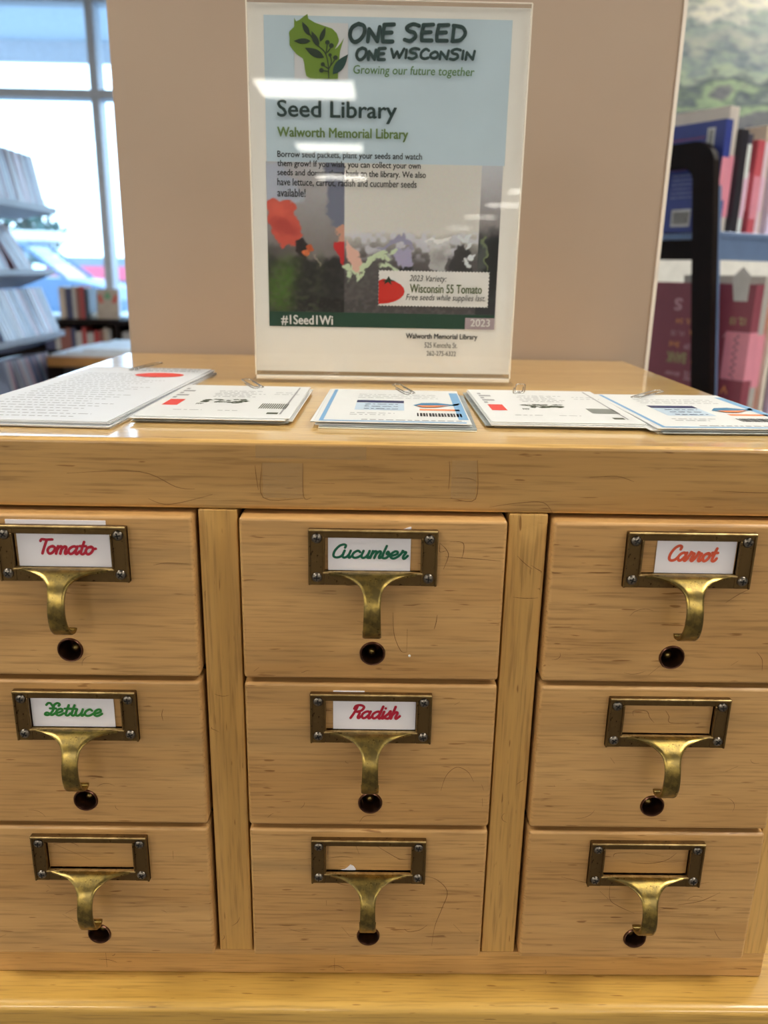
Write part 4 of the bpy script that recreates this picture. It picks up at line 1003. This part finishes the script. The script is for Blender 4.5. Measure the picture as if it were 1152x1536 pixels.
ORD1 = ['', 'first', 'second', 'third', 'fourth', 'fifth', 'sixth', 'seventh', 'eighth', 'ninth', 'tenth', 'eleventh', 'twelfth', 'thirteenth', 'fourteenth', 'fifteenth', 'sixteenth', 'seventeenth', 'eighteenth', 'nineteenth', 'twentieth']
def ordinal(n): return ORD1[n] if n <= 20 else ('thirtieth' if n == 30 else 'fortieth' if n == 40 else ('twenty-' if n < 30 else 'thirty-' if n < 40 else 'forty-')+ORD1[n % 10])
ends = [1.215, 1.13, 1.285, 1.20, 1.2]
for ti, (x, z) in enumerate(tiers[:4]):
    y = .78; gap = False; row = []; tl = math.radians(tilts[ti])
    while y < ends[ti]:
        lean = 0; y0_ = y
        if ti == 1 and y > .92: lean = .35
        if ti == 3 and y > .85: lean = .22
        if lean and not gap: y += .185*math.sin(lean)+.002; gap = True
        o_ = bpy.data.objects.new('disc_case', ME_case); COL.objects.link(o_)
        o_.location = (-1.45+x-.005-rc.uniform(0, .003), 1.6+y, z+.0045); o_.rotation_euler = (lean, tl, 0) if lean else (0, tl+rc.uniform(-.012, .012), 0)
        row.append((o_, 'leaning' if lean else 'upright'))
        y += .0142 + (.004 if rc.random() < .08 else 0)
    for q, (o_, how) in enumerate(row[::-1]):
        tag(o_, 'slim %s disc case, %s from the window end of the %s rack tier' % (how, ordinal(q+1), tn[ti]), 'disc case', 'disc cases on the %s tier of the rack' % tn[ti])

# generic book
BOOKC = {}
def book(label, group, M, th, dep, h, cover, extra=None, cat='book', pages=M_pages):
    """book standing: local x = thickness, y = from spine (0) inwards, z = up"""
    t_ = thing('book', label, cat, (0, 0, 0), group=group); t_.matrix_world = M
    bm = bmesh.new()
    box(bm, 0, .0022, 0, dep, 0, h, .0004, 1); box(bm, th-.0022, th, 0, dep, 0, h, .0004, 1); box(bm, 0, th, -.001, .0022, 0, h, .0008, 2)
    obj('cover', bm, cover, t_)
    bm = bmesh.new(); box(bm, .0023, th-.0023, .0023, dep-.004, .003, h-.003); obj('pages', bm, pages, t_)
    return t_
# low bookcase under the window
lb = thing('low_bookcase', 'dark low bookcase under the window, left of the column', 'bookcase', (-2.1, 3.75, 0))
bm = bmesh.new(); box(bm, 0, 1.6, 0, .32, .985, 1.01, .002, 1); obj('top', bm, M_black, lb)
for z in (.855, .52, .1):
    bm = bmesh.new(); box(bm, .02, 1.58, .01, .30, z-.02, z); obj('shelf', bm, M_black, lb)
for x in (0, .78, 1.58):
    bm = bmesh.new(); box(bm, x, x+.02, 0, .32, 0, .985); obj('side', bm, M_black, lb)
bm = bmesh.new(); box(bm, 0, 1.6, .30, .32, 0, .985); obj('back', bm, M_black, lb)
rb = random.Random(4)
bcols = [plain('book_cover_a', (60, 64, 96), .4), plain('book_cover_b', (138, 82, 72), .4), plain('book_cover_c', (180, 176, 172), .4), plain('book_cover_d', (54, 60, 74), .4), plain('book_cover_e', (196, 178, 160), .4), plain('book_cover_f', (172, 60, 60), .4)]
cn_ = ['dark blue', 'brown', 'pale grey', 'slate', 'cream', 'red']
x = .42; bn_ = 0; BORD = ['', 'leftmost', 'second', 'third', 'fourth', 'fifth', 'sixth', 'seventh', 'eighth', 'ninth', 'tenth', 'eleventh', 'twelfth', 'thirteenth', 'fourteenth', 'fifteenth', 'sixteenth', 'seventeenth', 'eighteenth', 'nineteenth', 'twentieth', 'last']
BORD[1] = 'first'
while x < .735:
    th = rb.uniform(.016, .035); k_ = rb.randrange(6)
    bn_ += 1
    book('%s book, %s from the left inside the low dark bookcase' % (cn_[k_], BORD[bn_]), 'books in the low dark bookcase', Matrix.Translation((-2.1+x, 3.77, .856)), th, .14, rb.uniform(.085, .118), bcols[k_]); x += th+.0015
for x0, wd_, nm in ((.80, .20, 'left'), ):
    bm = bmesh.new(); box(bm, 0, wd_, 0, .2, 0, .095, .004, 1); o_ = obj('storage_box', bm, plain('grey_box', (176, 172, 170), .8), None, (-2.1+x0-.15+.155, 3.77, .8555)); tag(o_, 'pale grey box on the shelf of the low dark bookcase', 'box')
x = .495
for k_, th in ((4, .03), (0, .034), (2, .018), (1, .022), (5, .016), (3, .022)):
    book('%s upright book on top of the low dark bookcase' % cn_[k_], 'books standing on the low bookcase', Matrix.Translation((-2.1+x, 3.80, 1.0105)), th, .13, .155+.006*((k_*7) % 3-1), bcols[k_]); x += th+.001
db = thing('display_book', 'book stood face out on the low bookcase beside the column', 'book', (-1.375, 3.83, 1.0105), (math.radians(-12), 0, .1))
bm = bmesh.new(); box(bm, -.055, .055, 0, .012, 0, .15, .001, 1); obj('cover', bm, plain('display_cover', (176, 160, 144), .4, 0, .2, 12), db)
for nm, c_, pl in (('green_patch', (96, 150, 110), [(-.02, .10), (.02, .10), (.0, .145)]), ('red_patch', (200, 70, 60), [(-.05, .12), (-.035, .12), (-.02, .08), (-.04, .08)]), ('red_patch', (200, 70, 60), [(.05, .12), (.035, .12), (.02, .08), (.04, .08)])):
    o_ = flat(nm, [pl], ink(nm, c_), db); o_.rotation_euler = (math.pi/2, 0, 0); o_.location = (0, -.0006, 0)
# clear tubs of the bright kind on the bookcase top
for x, s in ((-1.74, .05), (-1.47, .04)):
    bm = bmesh.new(); box(bm, -s, s, -.04, .04, 0, .03, .008, 2); o_ = obj('clear_tray', bm, plain('milky_plastic', (206, 222, 230), .2), None, (x, 3.86, 1.0105)); tag(o_, 'small milky plastic tray on the low bookcase, %s' % ('left of the upright books' if x < -1.6 else 'beside the face-out book'), 'tray')
# table with paper piles
tb = thing('side_table', 'wooden-edged table with papers behind the card cabinet at the left', 'table', (-1.22, 2.6, 0))
bm = bmesh.new(); box(bm, 0, .85, 0, .5, .912, .947, .003, 1); obj('table_top', bm, wood('orange_wood', (206, 150, 84), (176, 120, 60), 'X', .4), tb)
bm = bmesh.new(); box(bm, .01, .84, .03, .48, .1, .912); obj('cabinet_body', bm, plain('dark_grey_panel', (62, 62, 66), .5), tb)
for x in (0, .80):
    for y in (0, .45):
        bm = bmesh.new(); box(bm, x, x+.05, y, y+.05, 0, .912); obj('leg', bm, M_black, tb)
for i, (x0, x1, y0, y1) in enumerate(((.01, .80, .02, .42), (.06, .80, .04, .44), (.12, .80, .05, .45))):
    bm = bmesh.new(); box(bm, x0, x1, y0, y1, 0, .009); o_ = obj('paper_pile', bm, plain('bluish_paper', (226, 234, 244), .5), None, (-1.22, 2.6, .9475+i*.0092)); tag(o_, ['lowest, widest of the flat white papers on the side table', 'middle one of the flat white papers on the side table', 'topmost of the flat white papers on the side table'][i], 'papers')

# =================================================================== right background: book unit
r_dir = Vector((.843, .538, 0)); w_dir = Vector((-.538, .843, 0)); O = Vector((.705, 1.2, 0))
MU = Matrix((( r_dir.x, w_dir.x, 0, O.x), (r_dir.y, w_dir.y, 0, O.y), (0, 0, 1, 0), (0, 0, 0, 1)))
bu = thing('book_truck', 'dark-ended library book truck with blue-grey shelves, right of the column', 'book truck'); bu.matrix_world = MU
# end loop: in the (w, z) plane, leaning edges
def arc(cx, cy, r_, a0, a1, n=6): return [(cx+r_*math.cos(math.radians(a0+(a1-a0)*i/n)), cy+r_*math.sin(math.radians(a0+(a1-a0)*i/n))) for i in range(n+1)]
zt_ = 1.532; wt = .076; bw = .046
def loop_end():
    bm = bmesh.new()
    outer = [(-.11, .06), (.60, .06)]+arc(.44, zt_-.05, .05, 0, 90)+arc(wt+.05, zt_-.05, .05, 90, 180)
    inner = [(-.11+bw*1.05, .14), (.60-bw, .14)]+arc(.44-bw+.025, zt_-.047-.03, .03, 0, 90)+arc(wt+bw+.03, zt_-.047-.03, .03, 90, 180)
    X0, X1 = -.018, .0
    vo = [[bm.verts.new((x_, a, b)) for a, b in outer] for x_ in (X0, X1)]; vi = [[bm.verts.new((x_, a, b)) for a, b in inner] for x_ in (X0, X1)]
    n = len(outer)
    for i in range(n):
        j = (i+1) % n
        for k_ in (0, 1): bm.faces.new((vo[k_][i], vo[k_][j], vi[k_][j], vi[k_][i]))
        bm.faces.new((vo[0][i], vo[0][j], vo[1][j], vo[1][i])); bm.faces.new((vi[0][i], vi[0][j], vi[1][j], vi[1][i]))
    return bm
obj('end_panel', loop_end(), M_black, bu)
o_ = obj('end_panel', loop_end(), M_black, bu); o_.location = (.92, 0, 0)
# steel edge strip behind the front post
bm = bmesh.new(); a = [(.0, .0)]
vs = [bm.verts.new(p) for p in ((.0005, -.105, .06), (.0005, wt-.001, 1.45), (.0005, wt+.02, 1.45), (.0005, -.08, .06), (.012, -.105, .06), (.012, wt-.001, 1.45), (.012, wt+.02, 1.45), (.012, -.08, .06))]
for f in ((0, 1, 2, 3), (4, 5, 6, 7), (0, 1, 5, 4), (3, 2, 6, 7), (1, 2, 6, 5), (0, 3, 7, 4)): bm.faces.new([vs[i] for i in f])
obj('steel_upright', bm, M_steel, bu)
for z, w0, w1 in ((1.362, .068, .44), (1.000, -.035, .50), (.60, -.06, .54), (.2, -.08, .56)):
    bm = bmesh.new(); box(bm, .0125, .905, w0, w1, -.012, 0, .001, 1); box(bm, .0125, .905, w0-.004, w0, -.052, -.006, .001, 1); box(bm, .0125, .905, w0-.007, w0, -.010, .002, .001, 1)
    obj('shelf', bm, M_steel, bu, loc=(0, 0, z))
    bm = bmesh.new(); box(bm, .0128, .02, w0+.002, w1, -.052, -.0125); obj('shelf_end', bm, M_black, bu, loc=(0, 0, z))
B = lambda n_, c_: plain(n_, c_, .35, 0, .05)
pink, palep = B('pink_label', (232, 152, 172)), B('pale_pink', (236, 200, 224))
def local(x, y, z): return MU @ Matrix.Translation((x, y, z))
def label_on(b_, th, z0, z1, mat, name='spine_label', wrap=0.0, scr=False):
    bm = bmesh.new(); box(bm, -.0004, th+.0004, -.0018, -.0011, z0, z1)
    if wrap: box(bm, -.0006, -.0001, -.0018, wrap, z0, z1)
    obj(name, bm, mat, b_)
def upright(name, b_): return b_
upper = [ # thickness, height, depth, cover colour, word, label z range
 (.022, .209, .155, (52, 68, 150), 'dark blue back-cover'), (.030, .236, .15, (216, 208, 200), 'tall pale'), (.0225, .196, .14, (40, 38, 48), 'black'), (.0125, .170, .14, (232, 236, 236), 'thin white'),
 (.018, .192, .14, (76, 76, 92), 'slate'), (.024, .181, .14, (206, 92, 104), 'rose red'), (.014, .179, .14, (236, 214, 226), 'thin pale pink'), (.022, .213, .14, (206, 190, 172), 'beige'),
 (.026, .190, .14, (222, 206, 232), 'lavender'), (.020, .205, .14, (208, 40, 44), 'bright red'), (.03, .225, .14, (226, 216, 200), 'tall cream'), (.025, .19, .14, (120, 160, 190), 'sky blue'), (.03, .2, .14, (60, 80, 70), 'dark green'), (.028, .21, .14, (190, 120, 60), 'ochre')]
x = .022
for i, (th, h, dep, c_, wd_) in enumerate(upper):
    ws = .090 + (.012 if i in (1, 4, 7) else 0)
    b_ = book('%s library book on the upper shelf of the dark-ended book truck' % wd_, 'books on the upper truck shelf', local(x, ws, 1.3645), th, dep, h, B('cover_'+wd_.replace(' ', '_'), c_))
    if i in (1, 3, 4, 5, 6, 8, 9): label_on(b_, th, .03 if i % 2 else .045, h*.62, pink if i in (1, 5, 9) else palep)
    if i == 0:
        label_on(b_, th, .06, .140, pink)
        # back cover faces -x : print on a plane looking that way
        def face(o): o.rotation_euler = (math.pi/2, 0, -math.pi/2); o.location = (-.0006, 0, 0); return o
        # local XY of the print: X runs from far edge (negative) to the spine, Y up
        wh = ink('cover_white', (222, 224, 226)); bl = ink('cover_text_blue', (140, 150, 200)); pk_ = ink('cover_pinkish', (150, 80, 120))
        face(flat('barcode_label', [rect(-.105, .012, -.058, .046)], wh, b_)); face(flat('barcode_label', [rect(-.040, .150, -.022, .196)], wh, b_))
        o_ = face(flat('barcode', [rect(-.100+q*.0028, .017, -.0986+q*.0028, .041) for q in range(14)], I_black, b_)); o_.location.x = -.0009
        o_ = face(flat('barcode', [rect(-.036, .156+q*.0026, -.026, .1573+q*.0026) for q in range(14)], I_black, b_)); o_.location.x = -.0009
        rn = random.Random(2)
        face(flat('cover_text', [d for q in range(6) for d in dashes(-.112, -.060, .068+q*.0085, .0028, rn)], bl, b_)); face(flat('cover_title', dashes(-.13, -.045, .122, .004, rn)+dashes(-.13, -.045, .178, .004, rn)+dashes(-.13, -.045, .170, .002, rn), pk_, b_))
    x += th+.0012
lower = [(.026, .262, .27, (146, 72, 88), 'maroon word-covered'), (.020, .278, .19, (186, 182, 178), 'tall grey'), (.018, .240, .17, (206, 90, 50), 'orange'), (.012, .250, .17, (236, 226, 214), 'thin ivory'), (.020, .245, .17, (90, 70, 56), 'dark brown'), (.024, .262, .17, (224, 200, 226), 'pale lilac'), (.02, .255, .17, (232, 236, 240), 'white'),
         (.026, .25, .17, (150, 110, 90), 'tan'), (.03, .22, .17, (80, 110, 150), 'mid blue'), (.03, .26, .17, (206, 202, 190), 'cream-grey'), (.03, .24, .17, (60, 60, 70), 'charcoal')]
x = .022
for i, (th, h, dep, c_, wd_) in enumerate(lower):
    b_ = book('%s library book on the lower shelf of the dark-ended book truck' % wd_, 'books on the lower truck shelf', local(x, -.024 + (.01 if i in (2, 4) else 0), 1.0025), th, dep, h, B('cover_'+wd_.replace(' ', '_').replace('-', '_'), c_))
    if i == 0:
        label_on(b_, th, .075, .170, pink, wrap=.052)
        def face(o, l=-.0006): o.rotation_euler = (math.pi/2, 0, -math.pi/2); o.location = (l, 0, 0); return o
        cols = [ink('word_rose', (214, 164, 178)), ink('word_green', (184, 178, 128)), ink('word_orange', (236, 156, 104)), ink('word_grey', (196, 204, 196))]
        words = [('JUNE', -.135, -.085, .028, .050, 3), ('WHITE', -.140, -.090, .062, .080, 0), ('dinner', -.190, -.150, .066, .076, 0), ('BANK', -.190, -.140, .095, .118, 1), ('C', -.128, -.116, .098, .112, 2), ('24', -.100, -.082, .096, .112, 3), ('3rd', -.186, -.160, .128, .140, 2), ('JULY 29', -.148, -.095, .126, .140, 0), ('A', -.140, -.124, .150, .166, 2), ('YES', -.112, -.084, .148, .162, 0), ('11, 12', -.185, -.152, .152, .164, 0), ('23, 24', -.176, -.130, .178, .190, 2), ('28', -.115, -.084, .176, .192, 1), ('12, 13', -.046, -.012, .184, .200, 1), ('JULY', -.060, -.018, .158, .168, 0), ('MON', -.140, -.090, .206, .216, 0), ('A.M., P.M.', -.130, -.085, .224, .232, 0), ('S', -.185, -.165, .205, .230, 0), ('V', -.048, -.030, .045, .062, 2)]
        for wrd, x0, x1, y0, y1, kc in words:
            me_ = text_mesh(wrd, x1, x0, y1, y0, .02)      # printed upside down on the standing book
            for p in me_.polygons: p.flip()
            me_.materials.clear(); me_.materials.append(cols[kc]); o_ = bpy.data.objects.new('cover_word', me_); COL.objects.link(o_); o_.parent = b_; face(o_, -.0005)
        hw = [[(-.026+.006*math.sin(q*1.9), .165-q*.0042) for q in range(22)]]
        o_ = strokes_mesh('handwriting', [catmull(s, 3) for s in hw], .0014, I_black, b_); face(o_, -.0012)
    elif i in (1, 2, 5): label_on(b_, th, .06, .165, pink if i != 5 else palep)
    x += th+.0012
# loose slip of paper sticking up from the lower books
bm = bmesh.new(); prism(bm, [(0, 0), (.030, .0), (.030, .05), (.012, .066), (-.010, .045)], 0, .0006, Matrix(((0, 0, 1, 0), (-1, 0, 0, 0), (0, 1, 0, 0), (0, 0, 0, 1))))
o_ = obj('paper_slip', bm, plain('slip_paper', (206, 206, 206), .6)); o_.matrix_world = local(.0205, .02, 1.232) ; tag(o_, 'white paper slip sticking up beside the maroon book', 'paper slip')
bm = bmesh.new(); box(bm, 0, .30, 0, .12, 0, .05, .004, 1); o_ = obj('gold_box', bm, plain('gold_card', (206, 168, 84), .5, 0, .15, 20)); o_.matrix_world = local(.10, .20, 1.2555); 
bpy.data.objects.remove(o_)
